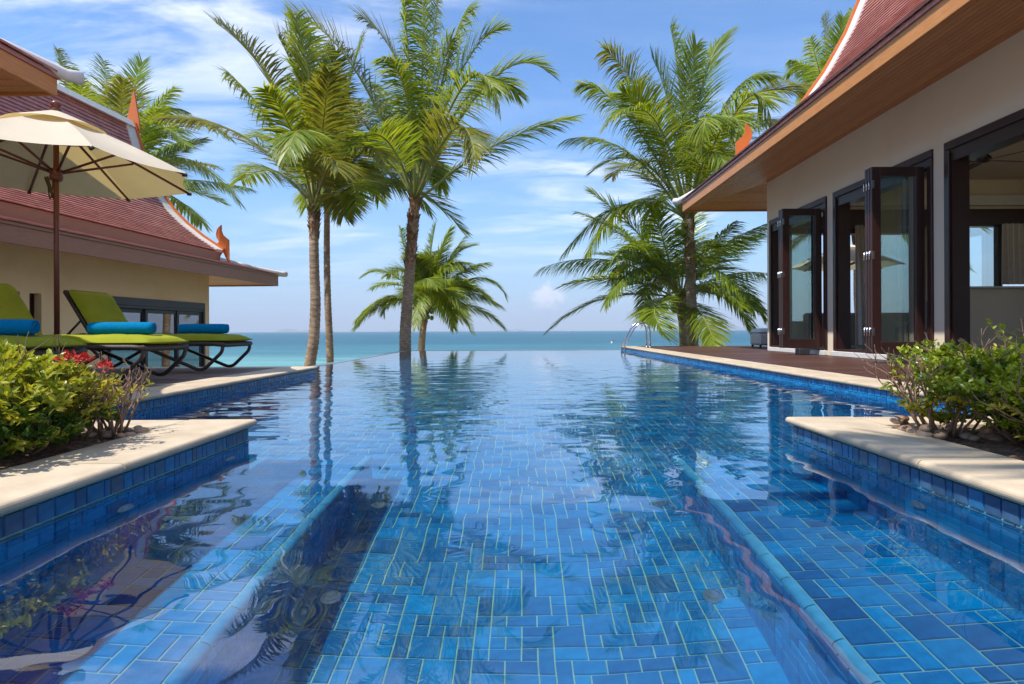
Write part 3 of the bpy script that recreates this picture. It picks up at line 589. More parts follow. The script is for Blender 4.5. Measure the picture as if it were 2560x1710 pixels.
def roof_set(t, T, P):
    ox, oy, L, W_, zw, zf, fh, xu, zu, fu = (P[k] for k in ('ox', 'oy', 'L', 'W', 'zw', 'zf', 'fh', 'xu', 'zu', 'fu'))
    mf, ms = M[P['mf']], M[P['ms']]
    part(t, 'fascia', MB(T).bbox((ox - 0.04, -L, zf), (ox, oy, zf + fh), 0.005), mf)
    part(t, 'fascia', MB(T).bbox((-W_, oy - 0.04, zf), (ox - 0.042, oy, zf + fh), 0.005), mf)
    part(t, 'eave_batten', MB(T).box((ox - 0.02, -L, zf + fh + 0.002), (ox + 0.02, oy + 0.02, zf + fh + 0.05)), M['roof'] if P['mf'] == 'fasc' else mf)
    part(t, 'eave_batten', MB(T).box((-W_, oy - 0.02, zf + fh + 0.002), (ox - 0.022, oy + 0.02, zf + fh + 0.05)), M['roof'] if P['mf'] == 'fasc' else mf)
    n = P.get('nb', 13); zi = zf + 0.03
    for k in range(n):
        a, b = k / n, (k + 1) / n - 0.10 / n
        x0, x1, z0, z1 = (ox - 0.042) * a, (ox - 0.042) * b, zw + (zi - zw) * a, zw + (zi - zw) * b
        ya, yb = oy * a, oy * b
        part(t, 'soffit_board', MB(T).prism([(x0, -L, z0), (x1, -L, z1), (x1, yb, z1), (x0, ya, z0)], (0, 0, 0), (0, 0, 0.015)), ms)
        y0, y1 = (oy - 0.042) * a, (oy - 0.042) * b
        part(t, 'soffit_board', MB(T).prism([(-W_, y0, z0), (-W_, y1, z1), (ox * b - 0.03, y1, z1), (ox * a - 0.004, y0, z0)], (0, 0, 0), (0, 0, 0.015)), ms)
    part(t, 'soffit_backing', MB(T).add([(0, -L, zw + .03), (ox - .042, -L, zi + .03), (ox - .042, oy - .042, zi + .03), (0, 0, zw + .03), (-W_, 0, zw + .03), (-W_, oy - .042, zi + .03)], [(0, 1, 2, 3), (3, 2, 5, 4)]), M['under'])
    zt = zf + fh + 0.05; yg = P.get('yg', 0.0)
    hip = lambda a: oy + 0.035 + (yg - oy - 0.035) * (ox + 0.035 - a) / (ox + 0.035 - xu)
    lower = [(ox + 0.035, zt), (xu, zu)]
    part(t, 'roof_tiles', tile_roof(T, lower, lambda a: (-L, hip(a)), 0.10, 0.15, 3), M['roof'], kind='stuff')
    part(t, 'roof_underlay', MB(T).add([(ox + .02, -L, zt - .012), (ox + .02, oy + .02, zt - .012), (xu - .01, yg - .01, zu - .012), (xu - .01, -L, zu - .012), (-W_, oy + .02, zt - .012), (-W_, yg - .01, zu - .012)], [(0, 1, 2, 3), (1, 4, 5, 2)]), M['roof'])
    hx = lambda b: ox + 0.06 + (xu - ox - 0.06) * (oy + 0.06 - b) / (oy + 0.06 - yg)
    part(t, 'roof_tiles', tile_roof(T, [(oy + 0.035, zt), (yg, zu)], lambda b: (-W_, hx(b)), 0.10, 0.15, 4, True), M['roof'], kind='stuff')
    e = V((ox + 0.06, oy + 0.06, zt + 0.03)); i_ = V((xu, yg, zu + 0.06)); dd = (e - i_).normalized()
    part(t, 'hip_cap', MB(T).tube([i_, i_.lerp(e, 0.5) + V((0, 0, -.02)), e, e + V((dd.x, dd.y, 0)) * 0.16 + V((0, 0, 0.015))], 0.075, 8, rad=[0.06, 0.065, 0.075, 0.085]), M['white'])
    if 'prof' not in P: return
    prof = P['prof']; L2 = L; rt = P['tip'] if 'tip' in P else None
    if fu: part(t, 'upper_fascia', MB(T).bbox((xu - 0.03, -L, zu), (xu + 0.02, yg + 0.02, zu + fu), 0.004), mf)
    part(t, 'roof_tiles', tile_roof(T, prof, lambda a: (-L, yg - 0.22), P.get('pitch', 0.10), 0.15, 6), M['roof'], kind='stuff')
    def sweep(off0, off1, y0, y1):
        q = MB(T); pts = [V(p) for p in prof]; m = 40; fine = []
        seg = [(pts[k + 1] - pts[k]).length for k in range(len(pts) - 1)]; tot = sum(seg)
        def at(s):
            for k, Ls in enumerate(seg):
                if s <= Ls + 1e-6 or k == len(seg) - 1: return pts[k] + (pts[k + 1] - pts[k]) * min(1, s / Ls)
                s -= Ls
        for k in range(m + 1):
            p = at(tot * k / m); d = (at(min(tot, tot * (k + 1.6) / m)) - at(max(0, tot * (k - 1.6) / m))).normalized(); nn = V((-d.y, d.x)); nn = nn if nn.y > 0 or abs(nn.y) < 1e-6 else -nn
            nn = nn if nn.x * 1 > -9 else nn
            a_, b_ = p + nn * off0, p + nn * off1
            fine += [(a_.x, y0, a_.y), (b_.x, y0, b_.y), (b_.x, y1, b_.y), (a_.x, y1, a_.y)]
        fs = []
        for k in range(m):
            o_ = k * 4
            fs += [(o_ + j, o_ + (j + 1) % 4, o_ + 4 + (j + 1) % 4, o_ + 4 + j) for j in range(4)]
        fs += [(3, 2, 1, 0), tuple(m * 4 + j for j in range(4))]
        return q.add(fine, fs)
    part(t, 'verge_cap', sweep(-0.02, 0.055, yg - 0.24, yg + 0.05), M['white'])
    part(t, 'bargeboard', sweep(-0.20, 0.11, yg + 0.052, yg + 0.10), M['orange'])
    part(t, 'roof_underlay', MB(T).add([(a - 0.012, y, z - 0.012) for a, z in prof for y in (-L, yg - 0.2)], [(2 * k, 2 * k + 1, 2 * k + 3, 2 * k + 2) for k in range(len(prof) - 1)]), M['roof'])
    gpoly = [(xu, zu + 0.02)] + list(prof[1:]) + [(2 * prof[-1][0] - a, z) for a, z in prof[-2:0:-1]] + [(2 * prof[-1][0] - xu, zu + 0.02)]
    part(t, 'gable_panel', MB(T).prism([(a, yg - 0.12, z - 0.03) for a, z in gpoly], (0, 0, 0), (0, 0.04, 0)), M['pole'])
    rx, rz = prof[-1]
    part(t, 'ridge_cap', MB(T).prism([(rx + 0.14, -L, rz - 0.10), (rx + 0.05, -L, rz + 0.07), (rx - 0.05, -L, rz + 0.07), (rx - 0.14, -L, rz - 0.10)], (0, 0, 0), (0, L + yg + 0.02, 0)), M['white'])
    part(t, 'roof_back', MB(T).add([(2 * rx - a, y, z) for a, z in prof for y in (-L, yg - 0.2)], [(2 * k, 2 * k + 1, 2 * k + 3, 2 * k + 2) for k in range(len(prof) - 1)]), M['roof'])
    bx, bz = prof[0]
    part(t, 'eave_finial', MB(T).prism([(bx + 0.03 + 0.0032 * a, yg + 0.104, bz - 0.0032 * b) for a, b in FIN], (0, 0, 0), (0, 0.04, 0)), M['orange'])
    part(t, 'ridge_finial', MB(T).prism([(rx + 0.0037 * a, yg + 0.104, rz + 0.08 - 0.0037 * b) for a, b in CHO], (0, 0, 0), (0, 0.05, 0)), M['orange'])
def pleats(p0, p1, z0, z1, n, depth, flare=0.0, seed=0):
    p0, p1 = V(p0), V(p1); d = p1 - p0; nm = V((-d.y, d.x, 0)).normalized(); rnd = random.Random(seed); ph = [rnd.uniform(0.7, 1.3) for _ in range(n * 8 + 1)]
    def f(u, v):
        k = int(u * n * 8); a = u * n * 2 * math.pi
        p = p0 + d * u + d * flare * (1 - v) * (u) + nm * (depth * math.sin(a) * ph[min(k, n * 8)] * (0.5 + 0.5 * (1 - v) + 0.2)); return (p.x, p.y, z0 + (z1 - z0) * v)
    return MB().grid(f, n * 8, 8)

# --- the villa on the right ---
TR = frame(5.14, 12.5, (-1, 0), (0, 1)); FLZ = 0.186
vr = thing('villa', 'cream villa with dark folding doors opening onto the wooden pool deck', 'house', (8.0, 7.0, DZ))
OPS = [(-2.45, -0.16), (-5.04, -2.68), (-7.60, -5.26), (-10.2, -7.82)]; HZ = 2.77  # last opening is out of view, added to let light into the room
part(vr, 'wall', wall_open(TR, 'y', -12.0, 0.0, DZ - 0.002, 3.60, -0.16, 0.0, [(a, b, FLZ, HZ) for a, b in OPS]), M['wallR'])
part(vr, 'end_wall', wall_open(TR, 'x', -6.4, -0.162, DZ - 0.002, 3.60, -0.16, 0.0, [(-3.06, -0.36, FLZ, 2.62), (-5.66, -3.86, 1.40, 2.73)]), M['wallR'])
part(vr, 'back_wall', wall_open(TR, 'y', -12.0, 0.0, DZ, 3.6, -6.55, -6.402, [(-11.6, -8.0, FLZ, 3.0), (-7.2, -2.2, 0.9, 2.9)]), M['inner'])  # unseen openings, added and enlarged to brighten the interior
part(vr, 'near_wall', MB(TR).box((-6.4, -12.15, DZ), (0, -12.001, 3.6)), M['inner'])
part(vr, 'room_floor', MB(TR).box((-6.4, -12, DZ - 0.1), (-0.002, -0.162, FLZ - 0.004)), M['floor'])
part(vr, 'ceiling', MB(TR).box((-6.4, -12, 3.60), (-0.162, -0.162, 3.7)), M['ceil'])
part(vr, 'cornice', MB(TR).box((-6.4, -0.30, 3.05), (-0.17, -0.165, 3.25)).box((-6.4, -12, 3.05), (-6.26, -0.302, 3.25)), M['white'])
part(vr, 'lintel_beam', MB(TR).box((-6.4, -0.24, 2.63), (-0.17, -0.163, 2.98)), M['dark'])
part(vr, 'window_sill', MB(TR).bbox((-5.8, -0.30, 1.36), (-3.7, -0.166, 1.398)), M['white'])
for a, b in ((-3.06, -0.36),):
    q = part(vr, 'door_frame', MB(TR).box((a, -0.19, FLZ), (a + 0.07, 0.02, 2.62)).box((b - 0.07, -0.19, FLZ), (b, 0.02, 2.62)).box((a + 0.072, -0.19, 2.50), (b - 0.072, 0.02, 2.62)), M['dark'])
wf = part(vr, 'window', MB(TR).box((-5.66, -0.19, 1.40), (-5.58, 0.02, 2.73)).box((-3.94, -0.19, 1.40), (-3.86, 0.02, 2.73)).box((-5.578, -0.19, 2.64), (-3.942, 0.02, 2.73)).box((-4.78, -0.15, 1.40), (-4.70, -0.02, 2.638)), M['dark'])
part(wf, 'pane', MB(TR).box((-4.698, -0.09, 1.41), (-3.945, -0.08, 2.638)), M['glass'])
for k, (a, b) in enumerate(OPS):
    c = part(vr, 'door_casing', MB(TR).bbox((0.002, a, FLZ), (0.032, a + 0.085, HZ - 0.10)).bbox((0.002, b - 0.085, FLZ), (0.032, b, HZ - 0.10)).bbox((0.002, a, HZ - 0.098), (0.032, b, HZ)), M['dark'])
    part(c, 'jamb', MB(TR).box((-0.20, a + 0.002, FLZ), (0.0, a + 0.11, HZ - 0.14)).box((-0.20, b - 0.11, FLZ), (0.0, b - 0.002, HZ - 0.14)).box((-0.20, a + 0.112, HZ - 0.24), (0.0, b - 0.112, HZ - 0.01)), M['dark'])
    part(c, 'track', MB(TR).bbox((-0.18, a + 0.11, FLZ - 0.003), (0.06, b - 0.11, FLZ + 0.03)), M['dark'])
    for j, dy in enumerate((0.115, 0.172, 0.229)):
        y0 = a + dy; y1 = y0 + 0.045; x0, x1, z0, z1 = 0.035, 0.70, FLZ + 0.035, 2.585
        lf = part(vr, 'door_leaf', MB(TR).bbox((x0, y0, z0), (x0 + 0.105, y1, z1), 0.004).bbox((x1 - 0.105, y0, z0), (x1, y1, z1), 0.004).bbox((x0 + 0.106, y0, z1 - 0.115), (x1 - 0.106, y1, z1), 0.004).bbox((x0 + 0.106, y0, z0), (x1 - 0.106, y1, z0 + 0.15), 0.004), M['dark'])
        part(lf, 'pane', MB(TR).box((x0 + 0.104, y0 + 0.019, z0 + 0.148), (x1 - 0.104, y0 + 0.025, z1 - 0.113)), M['glass'])
        part(lf, 'glazing_bead', MB(TR).bbox((x0 + 0.107, y0 + 0.004, z0 + 0.152), (x0 + 0.120, y0 + 0.018, z1 - 0.117)).bbox((x1 - 0.120, y0 + 0.004, z0 + 0.152), (x1 - 0.107, y0 + 0.018, z1 - 0.117)), M['dark'])
        for hz in (z0 + 0.28, z0 + 1.25, z1 - 0.22):
            part(lf, 'hinge', MB(TR).tube([(x1 + 0.006, y1 + 0.006, hz - 0.055), (x1 + 0.006, y1 + 0.006, hz + 0.055)], 0.009, 8).box((x1 - 0.03, y0 - 0.003, hz - 0.05), (x1 + 0.002, y0 - 0.0005, hz + 0.05)), M['steel'])
    part(vr, 'step', MB(TR).bbox((0.001, a, DZ - 0.002), (0.07, b, FLZ - 0.006)), M['white'])
    part(vr, 'floor_bolt', MB(TR).bbox((0.25, a + 0.10, DZ), (0.42, a + 0.28, FLZ + 0.02)), M['grey'])
cz = lambda a, b, z0, z1, n, nm, lab, fl=0.0, y=12.14: solo('curtain', pleats((a, y, 0), (b, y, 0), z0, z1, n, 0.045, fl), M['curtain'], lab, 'curtain')
cz(6.78, 7.00, FLZ + 0.03, 2.64, 3, 'c', 'pale curtain gathered beside the sea side door, flaring at its hem', 0.9)
cz(8.22, 8.75, FLZ + 0.03, 2.64, 6, 'c', 'pale full length curtain drawn back seen behind the folded glass doors')
cz(9.75, 11.0, 1.43, 2.66, 11, 'c', 'pale short curtain pulled across the interior window above the sill')
roof_set(vr, TR, dict(ox=1.30, oy=1.70, L=12.6, W=6.4, zw=3.585, zf=3.33, fh=0.19, xu=0.45, zu=4.00, fu=0.10, mf='fasc', ms='soff', nb=14,
    prof=[(0.45, 4.16), (-0.20, 4.62), (-0.80, 5.20), (-1.30, 5.90), (-1.75, 6.70), (-2.15, 7.65), (-2.6, 8.9), (-3.2, 10.6)]))
fan = thing('ceiling_fan', 'dark bladed ceiling fan hanging inside the villa room', 'fan', (7.35, 9.5, 3.18))
part(fan, 'rod', MB().tube([(7.35, 9.5, 3.28), (7.35, 9.5, 3.60)], 0.014), M['dark']); part(fan, 'hub', MB().lathe((7.35, 9.5, 3.16), [(0.03, 0), (0.09, 0.02), (0.10, 0.08), (0.05, 0.13)]), M['dark'])
for k in range(5):
    a = R(8 + 72 * k); T = Matrix.Translation((7.35, 9.5, 3.20)) @ Matrix.Rotation(a, 4, 'Z') @ Matrix.Rotation(R(12), 4, 'X')
    part(fan, 'blade', MB(T).bbox((0.08, -0.02, -0.004), (0.2, 0.02, 0.004), 0.002).bbox((0.18, -0.065, -0.004), (0.66, 0.065, 0.004), 0.003), M['dark'])

# --- the bungalow on the left, on lower ground ---
c3, s3 = math.cos(R(3.3)), math.sin(R(3.3))
TL = frame(-8.10, 15.6, (c3, -s3), (s3, c3)); GL = -1.3
bl = thing('bungalow', 'ochre walled bungalow with steep red tiled gable roof behind the loungers', 'house', (-10.2, 12.0, GL))
DO = (-3.55, -0.22, -1.15, 1.27); WIN = [(-5.78, -5.52, -0.9, 1.23), (-5.34, -5.10, -0.9, 1.22)]
part(bl, 'wall', wall_open(TL, 'y', -10.5, 0.0, GL, 2.06, -0.20, 0.0, [DO] + WIN), M['wallL'])
part(bl, 'end_wall', MB(TL).box((-4.2, -0.20, GL), (-0.202, 0.0, 2.06)).box((-4.4, -10.5, GL), (-4.202, 0, 2.06)), M['wallL'])
part(bl, 'room_floor', MB(TL).box((-4.2, -10.4, GL - 0.1), (-0.002, -0.202, -1.16)), M['floor'])
part(bl, 'ceiling', MB(TL).box((-4.2, -10.4, 1.9), (-0.202, -0.202, 2.0)), M['inner'])
for a, b, z0, z1 in WIN:
    wn_ = part(bl, 'slit_window', MB(TL).box((-0.17, a, z0), (-0.13, a + 0.035, z1)).box((-0.17, b - 0.035, z0), (-0.13, b, z1)).box((-0.17, a + 0.036, z1 - 0.04), (-0.13, b - 0.036, z1)), M['dark'])
    part(wn_, 'pane', MB(TL).box((-0.16, a + 0.036, z0), (-0.15, b - 0.036, z1 - 0.042)), M['dark'])
a, b, z0, z1 = DO; m1, m2 = a + (b - a) * 0.36, a + (b - a) * 0.68
sd = part(bl, 'sliding_door', MB(TL).bbox((-0.14, a, z1 - 0.16), (0.03, b, z1)).bbox((-0.14, a, z0), (0.03, a + 0.07, z1 - 0.162)).bbox((-0.14, b - 0.07, z0), (0.03, b, z1 - 0.162)), M['grey'])
part(sd, 'track', MB(TL).box((-0.12, a + 0.072, z1 - 0.22), (0.02, b - 0.072, z1 - 0.163)), M['grey'])
for k, (p, q, xo) in enumerate(((a + 0.075, m1 + 0.06, -0.10), (m1, m2 + 0.06, -0.05), (m2, b - 0.075, 0.0 - 0.02))):
    pn = part(sd, 'sash', MB(TL).bbox((xo - 0.04, p, z0), (xo, p + 0.075, z1 - 0.224)).bbox((xo - 0.04, q - 0.075, z0), (xo, q, z1 - 0.224)).bbox((xo - 0.04, p + 0.076, z1 - 0.31), (xo, q - 0.076, z1 - 0.224)), M['grey'])
    part(pn, 'pane', MB(TL).box((xo - 0.024, p + 0.074, z0), (xo - 0.016, q - 0.074, z1 - 0.309)), M['glassL'])
def tl(x, y): q = TL @ V((x, y, 0)); return (q.x, q.y, 0)
solo('curtain', pleats(tl(-0.32, a + 0.05), tl(-0.32, m2 - 0.1), z0 + 0.02, z1 - 0.1, 12, 0.05), M['curtain'], 'pale curtain behind the sliding door pane of the ochre bungalow', 'curtain')
solo('curtain', pleats(tl(-0.34, m2), tl(-0.34, b + 0.05), z0 + 0.02, z1 - 0.1, 7, 0.05), M['curtain'], 'pale curtain at the corner pane of the ochre bungalow', 'curtain')
roof_set(bl, TL, dict(ox=1.07, oy=1.65, L=10.8, W=4.4, zw=2.07, zf=1.84, fh=0.27, xu=0.28, zu=2.36, fu=0.25, mf='fascL', ms='soff', nb=10,
    prof=[(0.32, 2.62), (-0.20, 2.96), (-0.66, 3.32), (-1.00, 3.66), (-1.29, 4.06), (-1.60, 4.56), (-1.85, 5.12), (-2.12, 6.02)]))

# --- the near pavilion whose eave corner enters the picture ---
TP = frame(-6.80, 5.50, (1, 0), (0, 1))
pv = thing('pavilion', 'timber eaved pavilion corner jutting above the cream parasol', 'house', (-9, 0, DZ))
part(pv, 'wall', MB(TP).box((-4.0, -8, -1.2), (0, 0, 3.6)), M['wallL'])
roof_set(pv, TP, dict(ox=1.33, oy=1.60, L=8.0, W=4.0, zw=3.60, zf=3.33, fh=0.20, xu=0.40, zu=3.95, fu=0.2, mf='fasc', ms='soff', nb=12,
    prof=[(0.40, 4.16), (-0.4, 4.75), (-1.0, 5.5), (-1.5, 6.5)]))

# ------------------------------------------------------------------ parasols
def parasol(cx, cy, zbase, zrim, zapex, rad, label, m, rot=4, finial=True, rope=True):
    t = thing('parasol', label, 'parasol', (cx, cy, zbase), None); C = V((cx, cy, 0)); H = zapex - zrim
    part(t, 'pole', MB().tube([(cx, cy, zbase + 0.03), (cx, cy, zapex + 0.02)], 0.024, 12), M['pole'])
    part(t, 'base', MB().lathe((cx, cy, zbase), [(0.26, 0), (0.26, 0.05), (0.24, 0.07), (0.05, 0.085), (0.035, 0.25), (0.03, 0.26)], 24), M['tubem'])
    part(t, 'runner_hub', MB().lathe((cx, cy, zrim + H * 0.08 - 0.14), [(0.03, 0), (0.052, 0.01), (0.058, 0.05), (0.045, 0.06), (0.06, 0.075), (0.06, 0.11), (0.03, 0.13)], 16), M['pole'])
    part(t, 'top_hub', MB().lathe((cx, cy, zapex - 0.13), [(0.03, 0), (0.055, 0.01), (0.055, 0.07), (0.03, 0.09)], 16), M['pole'])
    if finial: part(t, 'finial', MB().lathe((cx, cy, zapex + 0.005), [(0.060, 0), (0.066, 0.015), (0.045, 0.03), (0.052, 0.04), (0.028, 0.055), (0.030, 0.062), (0.048, 0.085), (0.046, 0.105), (0.026, 0.125), (0.004, 0.13)], 18), M['pole'])
    A = [R(rot + 90 + 45 * k) for k in range(8)]
    def pt(a, r, sag=0.0): return C + V((r * math.cos(a), r * math.sin(a), zrim + H * (1 - r / rad) + 0.10 * H * (r / rad) * (1 - r / rad) * 2 - sag))
    for k in range(8):
        a, b = A[k], A[k] + R(45)
        def f(u, v, a=a, b=b):
            r = 0.14 + (rad - 0.14) * v; p, q = pt(a, r), pt(b, r); s = 4 * u * (1 - u); w_ = p.lerp(q, u)
            inw = (C - w_); inw.z = 0; inw.normalize()
            return w_ + inw * (0.055 * s * v ** 3) - V((0, 0, 0.035 * s * v * (1.25 - v) * 2))
        part(t, 'canopy_panel', MB().grid(f, 8, 10), m)
        def g_(u, v, a=a, b=b):
            r = 0.03 + 0.42 * v; s = 4 * u * (1 - u); p = pt(a, r).lerp(pt(b, r), u); return p + V((0, 0, 0.045 + 0.02 * s * v * v - 0.02 * v))
        part(t, 'vent_panel', MB().grid(g_, 6, 5), m)
        d = V((math.cos(a), math.sin(a), 0)); p0, p1 = C + d * 0.05 + V((0, 0, zapex - 0.075)), pt(a, rad - 0.012) - V((0, 0, 0.022))
        rb = part(t, 'rib', MB().tube([p0, p0.lerp(p1, 0.5) + V((0, 0, 0.004)), p1], 0.013, 6), M['pole'])
        part(rb, 'strut', MB().tube([C + d * 0.05 + V((0, 0, zrim + H * 0.08 - 0.05)), p0.lerp(p1, 0.52) - V((0, 0, 0.015))], 0.012, 6), M['pole'])
        part(rb, 'tip_cap', MB().tube([p1 - d * 0.03, p1 + d * 0.012], 0.017, 8), M['tubem'])
    if rope:
        pts = [C + V((-0.05 + 0.035 * math.sin(s * 0.9), -0.02 + 0.02 * math.cos(s * 1.3), zrim + H * 0.08 - 0.10 - 0.22 * (0.5 - 0.5 * math.cos(s * 2 * math.pi / 6.0)))) for s in [i * 0.5 for i in range(37)]]
        part(t, 'cord', MB().tube(pts, 0.006, 6), M['rope'])
    return t
parasol(-4.60, 5.95, DZ, 2.13, 2.70, 1.25, 'cream canvas parasol with wooden pole between the two seaward green loungers', M['canvas'])
parasol(-4.65, 3.35, DZ, 2.13, 2.70, 1.33, 'cream canvas parasol beside the lounger nearest the red flowered shrub', M['canvas'])
parasol(8.10, 15.0, DZ, 2.12, 2.66, 1.28, 'white canvas parasol on the terrace behind the villa doors', M['canvasW'], 20, True, False)

# ------------------------------------------------------------------ sun loungers
def pillow(T, lx, ly, th, nu=26, nv=14, seed=0):
    mb = MB(T)
    def prof(u): return max(0.0, 1 - abs(2 * u - 1) ** 7) ** 0.55
    def f(u, v):
        h = prof(u) * prof(v); return (lx * u, ly * (v - 0.5) * (1 - 0.01), th * (0.30 + 0.70 * h) + (0.008 * noise.noise(V((u * 7, v * 5, seed))) + 0.005 * noise.noise(V((u * 26, v * 9, seed)))) * h)
    def b(u, v):
        h = prof(u) * prof(v); return (lx * u, ly * (v - 0.5) * 0.99, th * (0.30 - 0.30 * h))
    mb.grid(f, nu, nv).grid(b, nu, nv); return mb
def piping(T, lx, ly, z, r=0.006):
    pts = []; c = 0.05
    for cxx, cyy, a0 in ((lx - c, ly / 2 - c, 0), (c, ly / 2 - c, 90), (c, -ly / 2 + c, 180), (lx - c, -ly / 2 + c, 270)):
        pts += [(cxx + c * math.cos(R(a0 + q)), cyy + c * math.sin(R(a0 + q)), z) for q in (0, 30, 60, 90)]
    return MB(T).tube(pts + [pts[0]], r, 6)
def lounger(y, label, z=DZ):
    x0 = -3.12; t = thing('sun_lounger', label, 'sun lounger', (x0 - 0.9, y, z), 'green sun loungers on the deck'); hw = 0.32
    fz = z + 0.30
    def rail(s): return [(x0 + 0.01 * (k == 0) - 0.012, y + s * hw, fz - 0.004) if k == 0 else (x0 - q, y + s * hw, fz + hh) for k, (q, hh) in enumerate(((0, 0), (0.10, 0.006), (0.40, 0.008), (0.70, 0.022), (0.85, 0.075), (0.98, 0.105), (1.12, 0.085), (1.24, 0.03), (1.45, 0.005), (1.95, 0.0)))]
    part(t, 'side_rail', MB().tube(rail(-1), 0.024, 8), M['wicker']); part(t, 'side_rail', MB().tube(rail(1), 0.024, 8), M['wicker'])
    part(t, 'foot_rail', MB().bbox((x0 - 0.05, y - hw - 0.022, fz - 0.03), (x0 + 0.012, y + hw + 0.022, fz + 0.024), 0.02), M['wicker'])
    part(t, 'seat_weave', MB().bbox((x0 - 1.38, y - hw + 0.02, fz - 0.012), (x0 - 0.052, y + hw - 0.02, fz + 0.012), 0.004), M['wicker'])
    part(t, 'head_rail', MB().tube([(x0 - 1.95, y - hw, fz), (x0 - 1.95, y + hw, fz)], 0.022, 8), M['tubem'])
    for s in (-1, 1):                                    # tube legs: foot end, ground bend, diagonal back up to the rail
        yy = y + s * (hw - 0.005)
        def bend(pts, n=7, r=0.09):
            pts = [V(p) for p in pts]; out = [pts[0]]
            for i in range(1, len(pts) - 1):
                a = pts[i] + (pts[i - 1] - pts[i]).normalized() * r; c = pts[i] + (pts[i + 1] - pts[i]).normalized() * r
                out += [a * (1 - q) ** 2 + pts[i] * 2 * q * (1 - q) + c * q * q for q in [k / n for k in range(n + 1)]]
            return out + [pts[-1]]
        part(t, 'leg', MB().tube(bend([(x0 - 0.02, yy, fz - 0.01), (x0 + 0.00, yy, fz - 0.055), (x0 - 0.235, yy, z + 0.017), (x0 - 0.88, yy, fz - 0.01)], 7, 0.075), 0.0185, 10), M['tubem'])
        part(t, 'leg', MB().tube(bend([(x0 - 1.15, yy, fz - 0.01), (x0 - 1.62, yy, z + 0.017), (x0 - 1.90, yy, fz - 0.01)], 7, 0.075), 0.0185, 10), M['tubem'])
    ang = R(121); hx, hz = x0 - 1.36, fz + 0.03                 # back section
    TB = Matrix.Translation((hx, y, hz)) @ Matrix.Rotation(-ang, 4, 'Y')
    bf = part(t, 'backrest', MB(TB).tube([(0, -hw + 0.01, 0), (0.62, -hw + 0.01, 0)], 0.02, 8).tube([(0, hw - 0.01, 0), (0.62, hw - 0.01, 0)], 0.02, 8).tube([(0.62, -hw + 0.01, 0), (0.62, hw - 0.01, 0)], 0.02, 8).bbox((0.02, -hw + 0.03, -0.008), (0.60, hw - 0.03, 0.008), 0.003), M['wicker'])
    for s in (-1, 1):
        p = TB @ V((0.30, s * (hw - 0.05), 0)); q = V((hx - 0.42, y + s * (hw - 0.05), fz + 0.01)); st = MB().tube([p, q], 0.012, 6)
        for k in range(3): c = q.lerp(p, 0.2 + 0.13 * k); st.bbox((c.x - 0.018, c.y - 0.006, c.z - 0.040), (c.x + 0.006, c.y + 0.006, c.z), 0.003)
        part(bf, 'support_strut', st, M['tubem'])
    TBm = TB @ Matrix.Rotation(math.pi, 4, 'X')
    bc_ = part(t, 'back_cushion', pillow(TBm @ Matrix.Translation((-0.02, 0, 0.012)), 0.63, 0.62, 0.085, 40, 24, seed=y), M['green'])
    part(bc_, 'piping', piping(TBm @ Matrix.Translation((-0.02, 0, 0.012)), 0.64, 0.63, 0.026), M['green'])
    sc_ = part(t, 'seat_cushion', pillow(Matrix.Translation((x0 - 1.36, y, fz + 0.016)), 1.375, 0.63, 0.095, 60, 24, seed=y + 3), M['green'])
    part(sc_, 'piping', piping(Matrix.Translation((x0 - 1.36, y, fz + 0.016)), 1.385, 0.64, 0.029), M['green'])
    return t
LY = (3.98, 5.30, 6.63)
lounger(LY[0], 'green cushioned lounger nearest the red flowered shrub'); lounger(LY[1], 'green cushioned lounger in the middle of the row of three')
lounger(LY[2], 'green cushioned lounger at the seaward end of the row')
def towel(c, ang, L, label, r=0.064):
    T = Matrix.Translation(c) @ Matrix.Rotation(ang, 4, 'Z'); mb = MB(T); turns, n = 3.4, 90; th = 0.013; outer, inner = [], []
    for k in range(n + 1):
        a = 2 * math.pi * turns * k / n + R(110); rr = 0.016 + (r - 0.016) * k / n; rr2 = max(0.004, rr - th)
        outer.append((rr * math.cos(a), rr * math.sin(a) * 0.93)); inner.append((rr2 * math.cos(a), rr2 * math.sin(a) * 0.93))
    ns = 10; vs = []
    for j in range(ns + 1):
        x = -L / 2 + L * j / ns; e = 1 - 0.10 * (abs(2 * j / ns - 1) ** 8)
        wob = 0.003 * math.sin(j * 1.7)
        vs += [(x, p * e + wob, q * e) for p, q in outer] + [(x, p * e + wob, q * e) for p, q in inner]
    m = n + 1; fs = []
    for j in range(ns):
        o = j * 2 * m; o2 = o + 2 * m
        fs += [(o + k, o + k + 1, o2 + k + 1, o2 + k) for k in range(n)] + [(o + m + k, o2 + m + k, o2 + m + k + 1, o + m + k + 1) for k in range(n)]
        fs.append((o + n, o + m + n, o2 + m + n, o2 + n))
    for o in (0, ns * 2 * m): fs += [(o + k, o + k + 1, o + m + k + 1, o + m + k) for k in range(n)]
    mb.add(vs, fs, True); solo('rolled_towel', mb, M['towel'], label, 'towel', V(c), 'rolled towels on the loungers')
tz = DZ + 0.30 + 0.016 + 0.085 + 0.068
towel((-3.52, LY[0] + 0.02, tz), R(9), 0.52, 'rolled blue towel on the lounger nearest the red flowered shrub')
towel((-3.53, LY[1] + 0.02, tz), R(10), 0.52, 'rolled blue towel on the middle lounger')
towel((-3.50, LY[2], tz), R(9), 0.50, 'rolled blue towel on the seaward end lounger')

